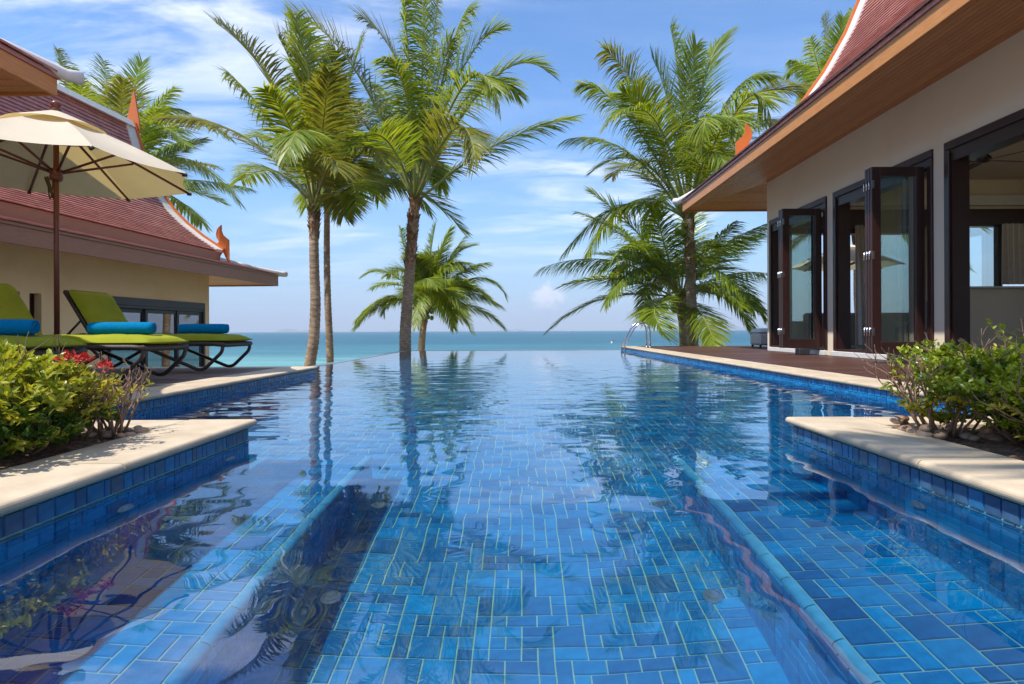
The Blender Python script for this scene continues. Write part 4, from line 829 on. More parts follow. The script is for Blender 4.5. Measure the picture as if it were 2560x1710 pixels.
# ------------------------------------------------------------------ pool ladder, terrace furniture
ld = thing('pool_ladder', 'curved stainless steel grab rails at the far pool corner', 'pool ladder', (3.0, 15.3, DZ))
for y in (15.05, 15.5):
    pts = [(2.60, y, -0.55), (2.60, y, 0.10)] + [(2.60 + 0.30 * (1 - math.cos(q)) * 0.5 + 0.0, y, 0.10 + 0.30 * q) for q in (0.4, 0.8, 1.2)]
    pts = [V((2.60, y, -0.55)), V((2.60, y, 0.0)), V((2.61, y, 0.14)), V((2.68, y, 0.30)), V((2.77, y, 0.46)), V((2.86, y, 0.60)), V((2.95, y, 0.69)), V((3.06, y, 0.725)), V((3.16, y, 0.70)), V((3.225, y, 0.62)), V((3.245, y, 0.50)), V((3.245, y, 0.3)), V((3.245, y, DZ + 0.002))]
    rl = part(ld, 'handrail', MB().tube(pts, 0.021, 12), M['steel'])
    part(rl, 'escutcheon', MB().lathe((3.245, y, DZ), [(0.05, 0), (0.05, 0.008), (0.03, 0.016)], 16), M['steel'])
ot = thing('wicker_ottoman', 'pale wicker ottoman with light blue cushion on the terrace corner', 'ottoman', (6.15, 14.9, DZ), None)
part(ot, 'frame', MB().bbox((5.80, 14.6, DZ + 0.05), (6.6, 15.2, DZ + 0.34), 0.04), simple('pale wicker', ((0.60, 0.56, 0.52), (0.74, 0.70, 0.66)), 130, 0.8, 0.8, 130))
part(ot, 'cushion', pillow(Matrix.Translation((5.79, 14.9, DZ + 0.335)), 0.82, 0.62, 0.13), M['cush'])
for x in (5.85, 6.55):
    for y in (14.65, 15.15): part(ot, 'leg', MB().box((x - 0.02, y - 0.02, DZ - 0.002), (x + 0.02, y + 0.02, DZ + 0.06)), M['dark'])
so = thing('terrace_sofa', 'grey woven sofa on the terrace seen through the villa doors', 'sofa', (7.6, 13.9, DZ))
part(so, 'base', MB().bbox((6.35, 13.55, DZ), (8.9, 14.35, DZ + 0.36), 0.03), M['sofa']); part(so, 'back', MB().bbox((6.35, 13.35, DZ), (8.9, 13.548, DZ + 0.80), 0.05), M['sofa'])
part(so, 'arm', MB().bbox((6.15, 13.36, DZ), (6.348, 14.35, DZ + 0.62), 0.04), M['sofa']); part(so, 'arm', MB().bbox((8.902, 13.36, DZ), (9.1, 14.35, DZ + 0.62), 0.04), M['sofa'])
for k in range(3): part(so, 'seat_cushion', pillow(Matrix.Translation((6.36 + 0.845 * k, 13.96, DZ + 0.35)), 0.84, 0.76, 0.15), M['sofa'])
ch = thing('dining_chair', 'brown upholstered chair inside the villa beside the curtain', 'chair', (7.6, 11.5, FLZ))
part(ch, 'seat', MB().bbox((7.35, 11.3, FLZ + 0.36), (7.90, 11.85, FLZ + 0.47), 0.03), M['sofa']); part(ch, 'backrest', MB().bbox((7.35, 11.2, FLZ + 0.30), (7.90, 11.298, FLZ + 0.86), 0.045), M['sofa'])
for x in (7.39, 7.86):
    for y in (11.26, 11.80): part(ch, 'leg', MB().box((x - 0.022, y - 0.022, FLZ - 0.004), (x + 0.022, y + 0.022, FLZ + 0.37)), M['dark'])

# ------------------------------------------------------------------ palms
def frond(parent, B, mid, tip, seed, mat, Lf=None, droop=None, n=98, wscale=1.0):
    rnd = random.Random(seed); B, mid, tip = V(B), V(mid), V(tip); C = mid * 2 - (B + tip) * 0.5
    bz = lambda t: B * (1 - t) ** 2 + C * 2 * t * (1 - t) + tip * t * t
    N = 36; pts = [bz(k / N) for k in range(N + 1)]; L = sum((pts[k + 1] - pts[k]).length for k in range(N))
    rad = tip - B; rad.z = 0
    rad = rad.normalized() if rad.length > 1e-3 else V((1, 0, 0))
    mb = MB(); r0 = 0.012 * L ** 0.8
    mb.tube(pts[::2] + ([] if N % 2 == 0 else [pts[-1]]), 0.02, 5, rad=[max(0.004, r0 * (1 - 0.9 * k / (N // 2))) for k in range(N // 2 + 1)])
    fo = part(parent, 'frond', mb, M['rachis'])
    lv = MB(); dr = droop if droop is not None else rnd.uniform(0.25, 0.85); tw = rnd.uniform(-0.35, 0.35); lmax = (Lf or min(1.3, 0.275 * L)) ; vup = rnd.uniform(0.05, 0.4); wind = V((0.10, 0.0, 0.0))
    for side in (-1, 1):
        for k in range(n):
            t = 0.17 + 0.83 * (k + rnd.uniform(-0.3, 0.3)) / n; t = min(0.995, max(0.14, t))
            p = bz(t); T = (bz(min(1, t + 0.01)) - bz(t - 0.01)).normalized()
            ref = V((0, 0, 1)) - rad * 0.7; up = (ref - T * ref.dot(T)); up.normalize(); S = T.cross(up)
            up = up * math.cos(tw) + S * math.sin(tw); S = T.cross(up) * side
            prof_ = min(1, (t - 0.10) / 0.22) ** 0.8 * (1 - 0.62 * max(0, (t - 0.45) / 0.55) ** 1.6); l = lmax * prof_ * rnd.uniform(0.82, 1.1)
            A = R(28 + 34 * t + rnd.uniform(-7, 7)); D = (S * math.cos(A) + T * math.sin(A) + up * (vup + rnd.uniform(-0.08, 0.08))).normalized()
            d2 = dr * rnd.uniform(0.7, 1.35); q = p; w0 = (0.0142 + 0.0056 * lmax) * wscale * rnd.uniform(0.8, 1.2); vs = []; dirs = D
            Wd = D.cross(up).normalized(); Wd = (Wd + up * rnd.uniform(-0.35, 0.35)).normalized()
            for j, (ww, st) in enumerate(((0.55, 0.0), (1.0, 0.30), (0.78, 0.36), (0.0, 0.34))):
                dirs = (D + V((0, 0, -1)) * d2 * (0.12 + 0.42 * j) + wind * j * 0.6).normalized() if j else D
                q = q + dirs * l * st
                if ww > 0: vs += [q + Wd * w0 * ww, q - Wd * w0 * ww]
                else: vs.append(q)
            lv.add(vs, [(0, 1, 3, 2), (2, 3, 5, 4), (4, 5, 6)])
    part(fo, 'leaflets', lv, M[mat]); return fo
def palm(label, base_pts, rad, fr, seed, L=4.4, lf=None, mat='frond', extra=6, nuts=0, dead=0, boots=1.3, ground=None, exdir=None):
    """base_pts: trunk centre line from ground to crown (world); fr: list of (tip_uv, mid_uv, depth sign) in photo pixels at crown depth"""
    rnd = random.Random(seed); top = V(base_pts[-1]); Yc = top.y
    b0 = V(base_pts[0]); t = thing('palm_tree', label, 'palm tree', b0, None)
    # trunk with leaf-scar rings
    P = [V(p) for p in base_pts]; seg = [(P[i + 1] - P[i]).length for i in range(len(P) - 1)]; tot = sum(seg); nr = int(tot / 0.045); pts, rr = [], []
    def cat(i, f):
        p0, p1, p2, p3 = P[max(i - 1, 0)], P[i], P[i + 1], P[min(i + 2, len(P) - 1)]
        return 0.5 * ((2 * p1) + (p2 - p0) * f + (2 * p0 - 5 * p1 + 4 * p2 - p3) * f * f + (3 * p1 - p0 - 3 * p2 + p3) * f ** 3)
    for k in range(nr + 1):
        s = tot * k / nr; i = 0
        while i < len(seg) - 1 and s > seg[i]: s -= seg[i]; i += 1
        pts.append(cat(i, min(1, s / seg[i]))); f = k / nr
        rr.append(rad * (1.16 - 0.30 * f + 0.25 * max(0, 1 - f * 9) ** 2) * (1 + (0.05 if k % 3 == 0 else -0.015) + rnd.uniform(-0.012, 0.012)))
    tr = part(t, 'trunk', MB().tube(pts, rad, 14, rad=rr), M['trunk'])
    bt = MB()
    for k in range(int(90 * boots)):                         # ragged fibre and old leaf bases below the crown
        s = rnd.random() ** 1.3 * boots; i = int((1 - s / tot) * nr); i = max(0, min(nr - 1, i)); p = pts[i]; a = rnd.uniform(0, 6.283); o = V((math.cos(a), math.sin(a), 0)); sd_ = V((-o.y, o.x, 0)); R0 = rr[i] * 1.0
        l = rnd.uniform(0.10, 0.26); wd = rnd.uniform(0.04, 0.095); lift = rnd.uniform(0.01, 0.075); z_ = V((0, 0, 1)); tl_ = rnd.uniform(-0.06, 0.06)
        c = p + o * R0 * 0.93
        bt.add([c - sd_ * wd, c + sd_ * wd, c + sd_ * (wd * .7 + tl_) + z_ * l * .6 + o * lift * .5, c - sd_ * (wd * .7 - tl_) + z_ * l * .6 + o * lift * .5, c + sd_ * (tl_ * 1.6) + z_ * l + o * (lift + 0.02), c - o * 0.03 + z_ * l * 0.3], [(0, 1, 2, 3), (3, 2, 4), (1, 0, 5), (2, 1, 5), (0, 3, 5)])
    part(tr, 'fibre_boots', bt, M['boot'])
    cr = bpy.data.objects.new('crown', None); cr.empty_display_size = 0.1; link(cr, top, t)
    k = 0
    for tip, mid, sg in fr:
        tp = px(tip[0], tip[1], Yc); proj = V((tp.x - top.x, 0, tp.z - top.z)).length
        dy = sg * min(0.8 * L, math.sqrt(max(0.04, (L * 0.88) ** 2 - proj ** 2)))
        tp = px(tip[0], tip[1], Yc + dy); md = px(mid[0], mid[1], Yc + dy * 0.55)
        d = (md - top).normalized(); B = top + V((d.x, d.y, 0)) * rad * 0.7 + V((0, 0, rnd.uniform(-0.12, 0.15)))
        mt = mat if rnd.random() > 0.2 else ('frondY' if mat == 'frond' else 'frond')
        frond(cr, B, md, tp, seed * 100 + k, mt, lf); k += 1
    for e in range(extra):
        a = rnd.uniform(0, 6.283) if exdir is None else exdir[0] + rnd.uniform(-exdir[1], exdir[1]); el = rnd.uniform(R(5), R(80)); Le = L * rnd.uniform(0.75, 1.0)
        h = V((math.cos(a), math.sin(a), 0)); d = h * math.cos(el) + V((0, 0, math.sin(el)))
        tp = top + d * Le * 0.9 + h * Le * 0.12 - V((0, 0, Le * (0.10 + 0.30 * math.cos(el)))); md = top + d * Le * 0.52 + V((0, 0, Le * 0.045))
        frond(cr, top + h * rad * 0.6, md, tp, seed * 100 + 50 + e, mat, lf)
    for e in range(dead):
        a = rnd.uniform(0, 6.283); h = V((math.cos(a), math.sin(a), 0)); Le = L * rnd.uniform(0.45, 0.62)
        frond(cr, top + h * rad * 0.8 - V((0, 0, 0.1)), top + h * Le * 0.42 - V((0, 0, Le * 0.12)), top + h * Le * 0.55 - V((0, 0, Le * 0.72)), seed * 100 + 90 + e, 'frondB', lf)
    for e in range(nuts):
        a = rnd.uniform(0, 6.283); c = top + V((math.cos(a), math.sin(a), 0)) * rnd.uniform(0.20, 0.34) + V((0, 0, rnd.uniform(-0.45, -0.08))); r = rnd.uniform(0.085, 0.115)
        part(t, 'coconut', MB().lathe(c, [(0.01, -r * 1.15), (r * 0.6, -r * 0.95), (r * 0.95, -r * 0.4), (r, 0), (r * 0.9, r * 0.5), (r * 0.5, r * 1.0), (0.01, r * 1.15)], 12), M['nut'])
    return t
def Z4(a): return (400 + a[0] * 0.4259, a[1] * 0.4259)
def ZB(a): return (1320 + a[0] * 0.3317, a[1] * 0.3317)
def ZC(a): return (1320 + a[0] * 0.3152, 460 + a[1] * 0.3151)
def ZD(a): return (640 + a[0] * 0.3152, 500 + a[1] * 0.3152)
def Z1(a): return (a[0] * 0.3571, a[1] * 0.3571)
def Z5(a): return (1660 + a[0] * 0.3833, a[1] * 0.3833)
def conv(fn, lst): return [(fn(t), fn(m), s) for t, m, s in lst]
def trunk_px(uvs, Y, gzv=-1.35): 
    P = [px(u, v, Y) for u, v in uvs]; b = V((P[0].x + (P[0].x - P[1].x) * 0.4, Y, gzv)); return [b] + P
# main palm by the overflow corner
palm('tall coconut palm with thick fibrous trunk rising at the overflow corner', trunk_px([(1013, 885), (1014, 820), (1024, 690), (1032, 590), (1039, 505)], 17.2), 0.155, conv(Z4, [
    ((800, 80), (1165, 430), -1), ((790, 480), (1130, 640), -1), ((1180, 90), (1440, 480), 1), ((1430, -70), (1470, 420), 1), ((1550, -120), (1545, 420), 1), ((1640, -20), (1590, 420), -1),
    ((1815, 45), (1690, 380), 1), ((2010, 170), (1770, 430), 1), ((2290, 430), (1950, 470), 1), ((2430, 690), (1960, 860), 0), ((2000, 620), (1790, 500), -1), ((2110, 560), (1840, 540), 1), ((1240, 480), (1400, 700), 1),
    ((1130, 880), (1330, 820), -1), ((1860, 960), (1730, 760), -1), ((1330, 330), (1460, 600), -1), ((1720, 230), (1620, 560), -1), ((1180, 620), (1350, 720), 1)]), 1, 5.2, extra=5, boots=1.9, exdir=(R(60), 1.5))
palm('coconut palm with short fibre collar beside the end of the weathered deck', trunk_px([(772, 930), (784, 850), (789, 760), (787, 690), (786, 600), (788, 520)], 15.0), 0.125, conv(Z4, [
    ((335, 135), (700, 560), 0), ((20, 690), (500, 800), 0), ((745, 930), (850, 790), -1), ((700, 215), (850, 620), 1), ((800, 100), (890, 560), 1), ((1000, 420), (960, 760), -1),
    ((1130, 620), (1020, 830), 1), ((480, 1060), (690, 1010), 1), ((620, 520), (790, 800), -1), ((1050, 1010), (1000, 960), -1), ((560, 800), (740, 880), 1), ((400, 420), (690, 760), 1)]), 2, 4.6, extra=4, boots=0.75, exdir=(R(120), 1.3))
palm('slender coconut palm standing close behind another trunk by the weathered deck', trunk_px([(825, 925), (824, 860), (820, 760), (818, 640), (819, 520)], 17.5), 0.095, conv(Z4, [
    ((850, 120), (930, 560), 1), ((1190, 240), (1090, 620), 1), ((1400, 760), (1200, 820), 1), ((1410, 1075), (1200, 980), 0), ((1150, 1240), (1110, 1060), -1), ((1290, 1180), (1170, 1010), 1),
    ((1080, 1270), (1040, 1130), -1), ((1330, 950), (1180, 900), -1), ((760, 200), (900, 600), -1), ((1040, 300), (1010, 700), -1), ((860, 1220), (930, 1080), 1), ((1250, 560), (1110, 800), 1)]), 3, 5.0, extra=4, boots=0.2, exdir=(R(90), 1.4))
palm('short young coconut palm with dense crown beyond the overflow edge', trunk_px([(1053, 880), (1056, 840), (1061, 800), (1066, 770)], 26.0, -1.6), 0.15, conv(ZD, [
    ((860, 600), (1080, 590), 0), ((1010, 890), (1150, 790), 0), ((1150, 230), (1230, 530), 1), ((1430, 195), (1380, 500), 1), ((1545, 230), (1440, 500), -1), ((1730, 360), (1520, 510), 1), ((1985, 760), (1730, 620), 0),
    ((1960, 1010), (1690, 840), 0), ((1840, 500), (1590, 600), -1), ((1950, 840), (1650, 730), -1), ((1440, 690), (1330, 640), -1), ((1180, 760), (1260, 740), -1), ((1650, 300), (1480, 560), -1), ((1300, 420), (1320, 620), 1), ((930, 700), (1150, 680), -1), ((1560, 620), (1440, 690), -1)]), 4, 3.7, lf=1.05, mat='frond', extra=24, nuts=9, boots=0.7)
palm('tall coconut palm with pale ringed trunk behind the villa eave corner', trunk_px([(1733, 880), (1730, 800), (1727, 700), (1725, 620), (1722, 545)], 18.2), 0.16, conv(ZB, [
    ((590, 380), (900, 800), -1), ((415, 630), (780, 900), 1), ((300, 1050), (760, 1150), 0), ((600, 930), (960, 900), -1), ((1080, 200), (1160, 750), 1), ((1500, 260), (1310, 720), 1), ((1860, 570), (1500, 780), 1),
    ((2110, 740), (1640, 800), 0), ((1850, 960), (1620, 780), -1), ((1310, 1080), (1340, 950), -1), ((1620, 1030), (1470, 960), -1), ((1280, 340), (1230, 800), -1), ((950, 450), (1080, 850), 1), ((640, 1330), (860, 1270), 1), ((2000, 980), (1620, 980), 1), ((720, 700), (950, 960), -1), ((1700, 1250), (1480, 1150), 1)]), 5, 5.0, extra=7, nuts=5, boots=1.5)
palm('low spreading coconut palm behind the ladder with hanging lower fronds', trunk_px([(1711, 880), (1709, 830), (1705, 780), (1702, 742)], 19.5), 0.15, conv(ZC, [
    ((110, 665), (680, 610), 0), ((175, 1150), (640, 900), 0), ((420, 235), (840, 480), 1), ((500, 60), (900, 420), 1), ((1105, 1230), (1010, 960), -1), ((1480, 1280), (1380, 1040), -1), ((1890, 1060), (1610, 830), 0),
    ((1960, 720), (1590, 720), 1), ((1850, 420), (1540, 560), 1), ((1960, 300), (1560, 500), -1), ((1320, 180), (1260, 500), 1), ((1000, 170), (1090, 500), -1), ((700, 330), (980, 600), -1), ((300, 800), (780, 760), -1), ((930, 1080), (1030, 930), 1), ((1700, 980), (1480, 830), -1), ((560, 560), (900, 640), 1), ((1650, 300), (1400, 560), -1)]), 6, 4.8, mat='frondD', extra=9, nuts=8, boots=0.8)
palm('coconut palm crown rising beyond the steep villa roof', trunk_px([(2080, 860), (2078, 600), (2074, 420), (2074, 285)], 26.0, -1.4), 0.15, conv(Z5, [
    ((1240, 60), (1150, 400), 1), ((1050, 100), (1080, 400), 0), ((830, 395), (960, 500), 0), ((850, 560), (950, 600), -1), ((930, 610), (1000, 640), 1), ((1330, 200), (1200, 440), 1), ((960, 250), (1030, 500), -1), ((1400, 420), (1250, 560), 0), ((1180, 110), (1120, 450), -1)]), 7, 5.4, extra=7, exdir=(R(60), 1.6))
palm('coconut palm crown showing above the bungalow ridge beside its finial', trunk_px([(330, 840), (328, 700), (322, 560), (318, 455)], 23.0, -1.4), 0.15, conv(Z1, [
    ((735, 425), (790, 800), 1), ((1005, 435), (910, 800), 1), ((1225, 615), (1040, 880), 0), ((1440, 975), (1180, 1080), 0), ((1510, 1170), (1220, 1150), -1), ((1760, 1320), (1330, 1260), 0), ((1420, 1560), (1200, 1370), -1), ((1300, 1010), (1100, 1050), 1), ((870, 560), (860, 850), -1), ((1580, 1430), (1270, 1310), 1), ((640, 700), (760, 980), 1), ((1120, 760), (990, 960), -1), ((1250, 1300), (1090, 1230), -1)]), 8, 5.6, extra=4, exdir=(R(20), 1.4))
palm('coconut palm mostly hidden behind the bungalow ridge by the pavilion eave', trunk_px([(215, 840), (214, 640), (212, 480), (210, 340)], 25.0, -1.4), 0.15, conv(Z1, [
    ((410, 345), (500, 640), 0), ((505, 480), (560, 720), 1), ((670, 650), (640, 780), 0), ((560, 560), (580, 760), -1), ((330, 560), (450, 760), 0)]), 9, 4.6, extra=2, exdir=(R(90), 0.6))
# palms on the sea side of the villa, seen through its doors
for lab, u, Yp, r, ct, sd_ in (('fibrous trunked coconut palm beyond the terrace parasol seen through the villa', 2175, 19.0, 0.17, 600, 10), ('thin coconut palm beside a fibrous one seen through the villa', 2144, 20.5, 0.12, 540, 11)):
    top = px(u, ct, Yp); palm(lab, [V((top.x, Yp, -1.35)), V((top.x + 0.05, Yp, 0.6)), V((top.x, Yp, 1.8)), top], r, [], sd_, 4.0, extra=13, nuts=7, boots=1.5)
# the palm behind the camera whose fronds shade the coping
palm('coconut palm standing behind the glossy hedge, shading the coping with one frond', [(3.2, -4.4, -1.2), (3.0, -4.0, 1.5), (2.6, -3.2, 4.0), (2.4, -2.8, 5.5)], 0.15, [], 12, 3.6, extra=7, exdir=(R(290), 1.0))
pc = bpy.data.objects['crown.%03d' % (len([o for o in bpy.data.objects if o.name.startswith('crown')]) - 1)]
frond(pc, (2.3, -2.7, 5.55), (0.62, -0.95, 6.1), (-1.2, 0.85, 5.2), 1250, 'frond')

# ------------------------------------------------------------------ shrubs, pebbles
def shrub(label, c, rx, ry, h, n, leaf, seed, size=0.035, stems=16, mats=('leafG',), group=None, aspect=0.42, shell_=0.55, flowers=(), sprigs=(), low=0.25, twig='twig', bare=0):
    rnd = random.Random(seed); c = V(c); t = thing('shrub', label, 'shrub', c, group); tips = []
    st = MB()
    def stem(p, d, l, r, depth):
        pts = [p]; n_ = 5; dd = d.normalized()
        for k in range(n_):
            dd = (dd + V((rnd.uniform(-.25, .25), rnd.uniform(-.25, .25), rnd.uniform(-0.05, .22)))).normalized(); pts.append(pts[-1] + dd * l / n_)
        st.tube(pts, r, 5, rad=[max(0.0007, r * (1 - 0.6 * k / n_)) for k in range(n_ + 1)])
        tips.append((pts[-1], dd)); tips.append((pts[-2], dd))
        if depth > 0:
            for _ in range(rnd.choice((2, 3))):
                k = rnd.randint(2, n_); stem(pts[k], (dd + V((rnd.uniform(-1, 1), rnd.uniform(-1, 1), rnd.uniform(-.3, .6)))), l * rnd.uniform(.4, .6), r * 0.6, depth - 1)
    for _ in range(stems):
        a, q = rnd.uniform(0, 6.283), rnd.random() ** 0.5 * 0.45; o = V((math.cos(a) * rx * q, math.sin(a) * ry * q, 0)); stem(c + o, V((math.cos(a) * rx * 0.9, math.sin(a) * ry * 0.9, h * rnd.uniform(0.7, 1.1))), h * rnd.uniform(0.65, 0.9), 0.006, 2)
    part(t, 'stems', st, M[twig])
    ms = [MB() for _ in range(1 + len(mats))]
    def leafq(mb, p, d, s):
        d = d.normalized(); sd = d.cross(V((0, 0, 1)));
        if sd.length < 0.05: sd = V((1, 0, 0))
        sd.normalize(); a = rnd.uniform(-0.9, 0.9); nn = sd.cross(d).normalized(); sd = sd * math.cos(a) + nn * math.sin(a); nn = sd.cross(d).normalized(); w_ = s * aspect * 0.5
        mb.add([p, p + d * s * .35 + sd * w_ + nn * w_ * .3, p + d * s * .75 + sd * w_ * .8 + nn * w_ * .25, p + d * s - nn * s * 0.05, p + d * s * .75 - sd * w_ * .8 + nn * w_ * .25, p + d * s * .35 - sd * w_ + nn * w_ * .3, p + d * s * .5], [(0, 6, 1), (1, 6, 2), (2, 6, 3), (3, 6, 4), (4, 6, 5), (5, 6, 0)])
    nc = max(1, n // 7); off = V((seed * 3.1, 0, 0))
    for _ in range(nc):                                      # whorls of leaves at twig ends, denser at the clumped outer shell
        for _try in range(6):
            a, u = rnd.uniform(0, 6.283), rnd.uniform(-1, 1); e = math.sqrt(1 - u * u); q = (1 - shell_ * rnd.random() ** 1.6)
            o = V((math.cos(a) * e * rx, math.sin(a) * e * ry, h * (0.60 + 0.40 * u) )) * 1.0; o = V((o.x * q, o.y * q, o.z if u > 0 else o.z * 1.0))
            o *= 1 + 0.30 * noise.noise(o * 4.5 + off) + 0.16 * noise.noise(o * 11 + off)
            if o.z > h * low * rnd.uniform(0.4, 1.3) and noise.noise(o * 7 + off * 2) > -0.32: break
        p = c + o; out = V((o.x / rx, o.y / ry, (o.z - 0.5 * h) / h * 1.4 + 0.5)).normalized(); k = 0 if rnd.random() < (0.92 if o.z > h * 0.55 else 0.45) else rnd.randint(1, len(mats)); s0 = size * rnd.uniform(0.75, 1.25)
        for j in range(rnd.randint(5, 9)):
            d = (out * rnd.uniform(0.2, 1.0) + V((rnd.uniform(-1, 1), rnd.uniform(-1, 1), rnd.uniform(-.7, .9)))); leafq(ms[k], p + out * rnd.uniform(-0.02, 0.02), d, s0 * rnd.uniform(0.7, 1.2))
    for (sx, sy, sh) in sprigs:
        p0 = c + V((sx, sy, h * 0.8)); pts = [p0 + V((0.03 * math.sin(k * .9 + sx * 9), 0.02 * math.cos(k), sh * k / 7)) for k in range(8)]; st2 = MB().tube(pts, 0.002, 5); part(t, 'shoot', st2, M[twig])
        for k in range(1, 8):
            for s_ in (-1, 1): leafq(ms[0], pts[k], V((s_ * rnd.uniform(.5, 1), rnd.uniform(-.8, .8), rnd.uniform(0.3, .9))), size * rnd.uniform(0.7, 1.05))
        for s_ in range(3): leafq(ms[0], pts[-1], V((rnd.uniform(-.6, .6), rnd.uniform(-.6, .6), 1)), size)
    for k, mm in enumerate((leaf,) + tuple(mats)):
        if ms[k].v: part(t, 'foliage', ms[k], M[mm])
    for (fx, fy, fz, fr_) in flowers:
        fb = MB()
        for _ in range(46):
            d = V((rnd.gauss(0, 1), rnd.gauss(0, 1), abs(rnd.gauss(0, 1)) + .1)).normalized(); leafq(fb, c + V((fx, fy, fz)) + d * fr_ * rnd.uniform(.5, 1), d + V((rnd.uniform(-.8, .8), rnd.uniform(-.8, .8), rnd.uniform(-.5, .5))), 0.020)
        part(t, 'flower_head', fb, M['red'])
    return t
SZ = DZ - 0.0
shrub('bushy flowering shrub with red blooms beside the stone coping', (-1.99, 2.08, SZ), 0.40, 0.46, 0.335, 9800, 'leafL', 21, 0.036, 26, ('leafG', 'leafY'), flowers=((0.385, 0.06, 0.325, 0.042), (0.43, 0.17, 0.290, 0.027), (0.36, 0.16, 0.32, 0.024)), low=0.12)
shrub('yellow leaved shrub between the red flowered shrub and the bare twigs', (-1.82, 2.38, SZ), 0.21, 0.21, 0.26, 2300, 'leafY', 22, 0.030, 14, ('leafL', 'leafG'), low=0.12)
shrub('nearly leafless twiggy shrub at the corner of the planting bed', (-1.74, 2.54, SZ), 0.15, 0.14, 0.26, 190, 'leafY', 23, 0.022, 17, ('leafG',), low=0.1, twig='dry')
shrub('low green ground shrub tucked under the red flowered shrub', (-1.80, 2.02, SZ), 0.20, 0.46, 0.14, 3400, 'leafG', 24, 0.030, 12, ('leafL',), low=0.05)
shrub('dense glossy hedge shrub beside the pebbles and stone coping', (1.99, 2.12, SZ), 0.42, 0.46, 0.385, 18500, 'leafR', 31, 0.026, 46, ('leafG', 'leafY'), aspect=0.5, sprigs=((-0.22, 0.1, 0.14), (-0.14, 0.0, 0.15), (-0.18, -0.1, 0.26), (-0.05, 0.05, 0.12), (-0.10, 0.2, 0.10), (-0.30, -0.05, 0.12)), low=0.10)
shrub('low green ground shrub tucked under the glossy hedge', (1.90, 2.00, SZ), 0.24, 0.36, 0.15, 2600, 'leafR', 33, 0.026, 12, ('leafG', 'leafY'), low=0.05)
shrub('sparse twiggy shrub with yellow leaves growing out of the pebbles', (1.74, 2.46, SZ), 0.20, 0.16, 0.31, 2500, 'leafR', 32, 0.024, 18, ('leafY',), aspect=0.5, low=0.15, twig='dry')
for k, (x, y) in enumerate(((-4.55, 7.75), (-4.05, 7.80), (-5.3, 7.9))):
    t = thing('tropical_plant', ('broad leaved plant', 'low spreading plant', 'tufted plant')[k] + ' peeping over the seaward edge of the weathered deck', 'plant', (x, y, -0.45), None); rnd = random.Random(70 + k); q = MB()
    for _ in range(26):
        a = rnd.uniform(0, 6.283); l = rnd.uniform(0.3, 0.62 if k == 0 else 0.5); p = V((x, y, -0.45)); d = V((math.cos(a) * 0.55, math.sin(a) * 0.55, 1)).normalized(); s_ = V((-math.sin(a), math.cos(a), 0)) * 0.03; m_ = p + d * l * .7; e = m_ + V((math.cos(a), math.sin(a), 0.25)) * l * .35
        q.add([p + s_ * .3, p - s_ * .3, m_ - s_, m_ + s_, e], [(0, 1, 2, 3), (3, 2, 4)])
    part(t, 'foliage', q, M['leafG'])
def pebble(c, r, seed):
    rnd = random.Random(seed); off = V((seed * 1.7, 0, 0)); s = (rnd.uniform(.85, 1.25), rnd.uniform(.8, 1.05), rnd.uniform(.5, .7)); a = rnd.uniform(0, 3.14); mb = MB(Matrix.Translation(c) @ Matrix.Rotation(a, 4, 'Z') @ Matrix.Rotation(rnd.uniform(-.25, .25), 4, 'X')); nu, nv = 12, 8
    def f(u, v):
        d = V((math.cos(u * 6.2832) * math.sin(v * 3.1416), math.sin(u * 6.2832) * math.sin(v * 3.1416), math.cos(v * 3.1416))); rr = r * (1 + 0.10 * noise.noise(d * 1.4 + off)); return (d.x * rr * s[0], d.y * rr * s[1], d.z * rr * s[2])
    mb.grid(f, nu, nv); return mb
rnd = random.Random(9)
for k in range(34):
    x = 1.625 + rnd.random() ** 1.3 * 0.42; y = rnd.uniform(2.40, 2.66) if x < 1.75 else rnd.uniform(2.30, 2.67)
    c = V((x, y, DZ + 0.002 + (0.028 if k > 24 else 0.0) + rnd.uniform(0, .006))); solo('pebble', pebble(c, rnd.uniform(0.019, 0.033), k), M['peb'], 'smooth brown pebble in the heap below the glossy hedge', 'pebble', c, 'pebbles by the glossy hedge')
for k in range(14):
    c = V((-1.63 - rnd.random() * 0.24, rnd.uniform(2.47, 2.67), DZ + 0.0 + rnd.uniform(0, .008))); solo('pebble', pebble(c, rnd.uniform(0.017, 0.028), 50 + k), M['peb'], 'smooth tan pebble below the bare twiggy shrub', 'pebble', c, 'pebbles by the bare twigs')

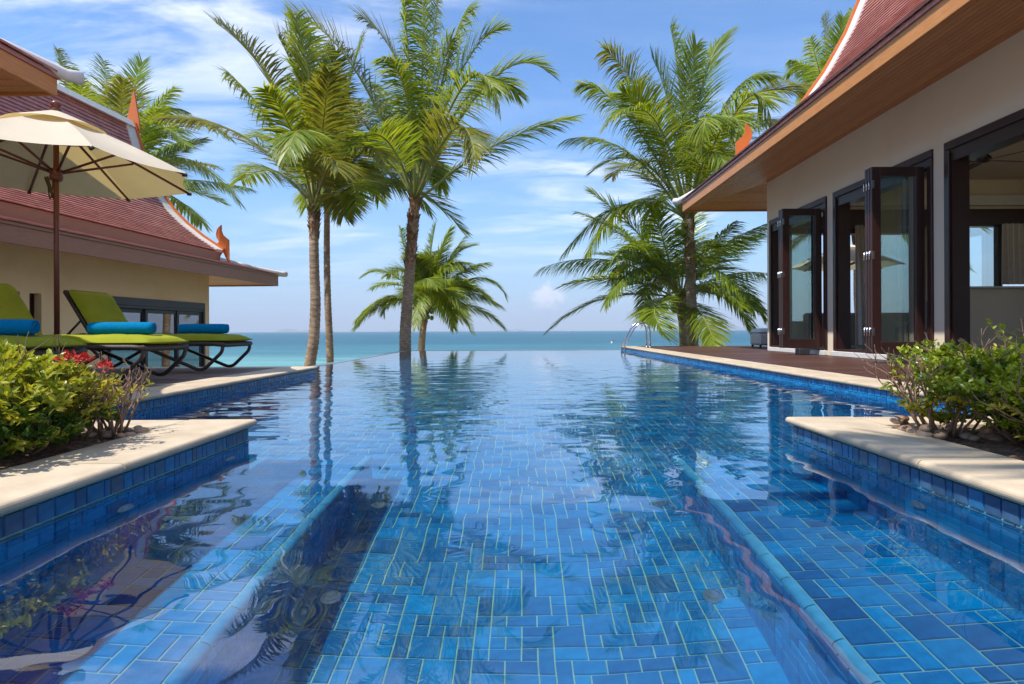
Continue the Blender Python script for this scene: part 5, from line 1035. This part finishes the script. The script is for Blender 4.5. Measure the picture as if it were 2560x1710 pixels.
# ------------------------------------------------------------------ horizon: islands, boat, buoys
def island(name, u0, u1, hp, Yd, seed):
    x0, x1 = (u0 - U0) / F * Yd, (u1 - U0) / F * Yd; H = hp / F * Yd; mb = MB(); n = 60; vs = []
    for k in range(n + 1):
        u = k / n; e = math.sin(math.pi * u) ** 0.55 if 0 < u < 1 else 0; h = H * e * max(0.12, 0.52 + 0.62 * noise.noise(V((u * 3.2, seed, 0))) + 0.24 * noise.noise(V((u * 9, seed, 3)))); x = x0 + (x1 - x0) * u
        vs += [(x, Yd - (x1 - x0) * .12 * e, -4), (x, Yd, h), (x, Yd + (x1 - x0) * .12 * e, -4)]
    mb.add(vs, [(3 * k + j, 3 * k + 3 + j, 3 * k + 4 + j, 3 * k + 1 + j) for k in range(n) for j in (0, 1)], True); struct(name, mb, M['isle'])
island('island', 690, 840, 14, 11000, 1.3); island('island', 1125, 1165, 6, 12000, 2.2); island('island', 1245, 1320, 10, 12000, 3.1); island('island', 1700, 2000, 22, 13000, 4.4); island('island', 960, 1015, 5, 13000, 5.4)
def boat(u, Yd, L, label):
    x = (u - U0) / F * Yd; t = thing('boat', label, 'boat', (x, Yd, -2.75)); z = -2.75
    part(t, 'hull', MB().prism([(x - L / 2, Yd, z + L * .10), (x - L * .42, Yd, z - .2), (x + L * .4, Yd, z - .2), (x + L / 2, Yd, z + L * .12)], (0, -L * .1, 0), (0, L * .1, 0)), M['boatw'])
    part(t, 'cabin', MB().box((x - L * .22, Yd - L * .08, z + L * .08), (x + L * .15, Yd + L * .08, z + L * .18)), M['boatw']); part(t, 'mast', MB().box((x - L * .02, Yd - .1, z + L * .18), (x + L * .02, Yd + .1, z + L * .30)), M['boatw'])
boat(1288, 3000, 22, 'small white ferry on the horizon'); boat(1421, 3600, 20, 'faint white boat on the horizon past the lone cloud')
for lab, u, v, m in (('small red buoy floating on the sea', 1533, 850, 'buoyr'), ('small white buoy floating on the sea near a red one', 1529, 858, 'boatw')):
    Yd = 3.28 * F / (v - 826); x = (u - U0) / F * Yd; t = thing('buoy', lab, 'buoy', (x, Yd, -2.75)); part(t, 'float', MB().lathe((x, Yd, -2.9), [(0.02, 0), (0.22, 0.1), (0.26, 0.3), (0.15, 0.5), (0.03, 0.55)], 12), M[m]); part(t, 'stem', MB().tube([(x, Yd, -2.4), (x, Yd, -2.1)], 0.03), M[m])

# ------------------------------------------------------------------ sea air
hzb = MB().box((-16000, -60, -4.6), (16000, 15500, 420))
hm = bpy.data.materials.new('sea haze'); hm.use_nodes = True; hn, hl = hm.node_tree.nodes, hm.node_tree.links; hn.remove(hn['Principled BSDF'])
pvn = hn.new('ShaderNodeVolumePrincipled'); pvn.inputs['Color'].default_value = (0.82, 0.90, 1.0, 1); pvn.inputs['Density'].default_value = 1.6e-4; hl.new(pvn.outputs[0], hn['Material Output'].inputs['Volume'])
solo('haze', hzb, hm, 'thin pale sea haze filling the air', 'haze', kind='stuff')
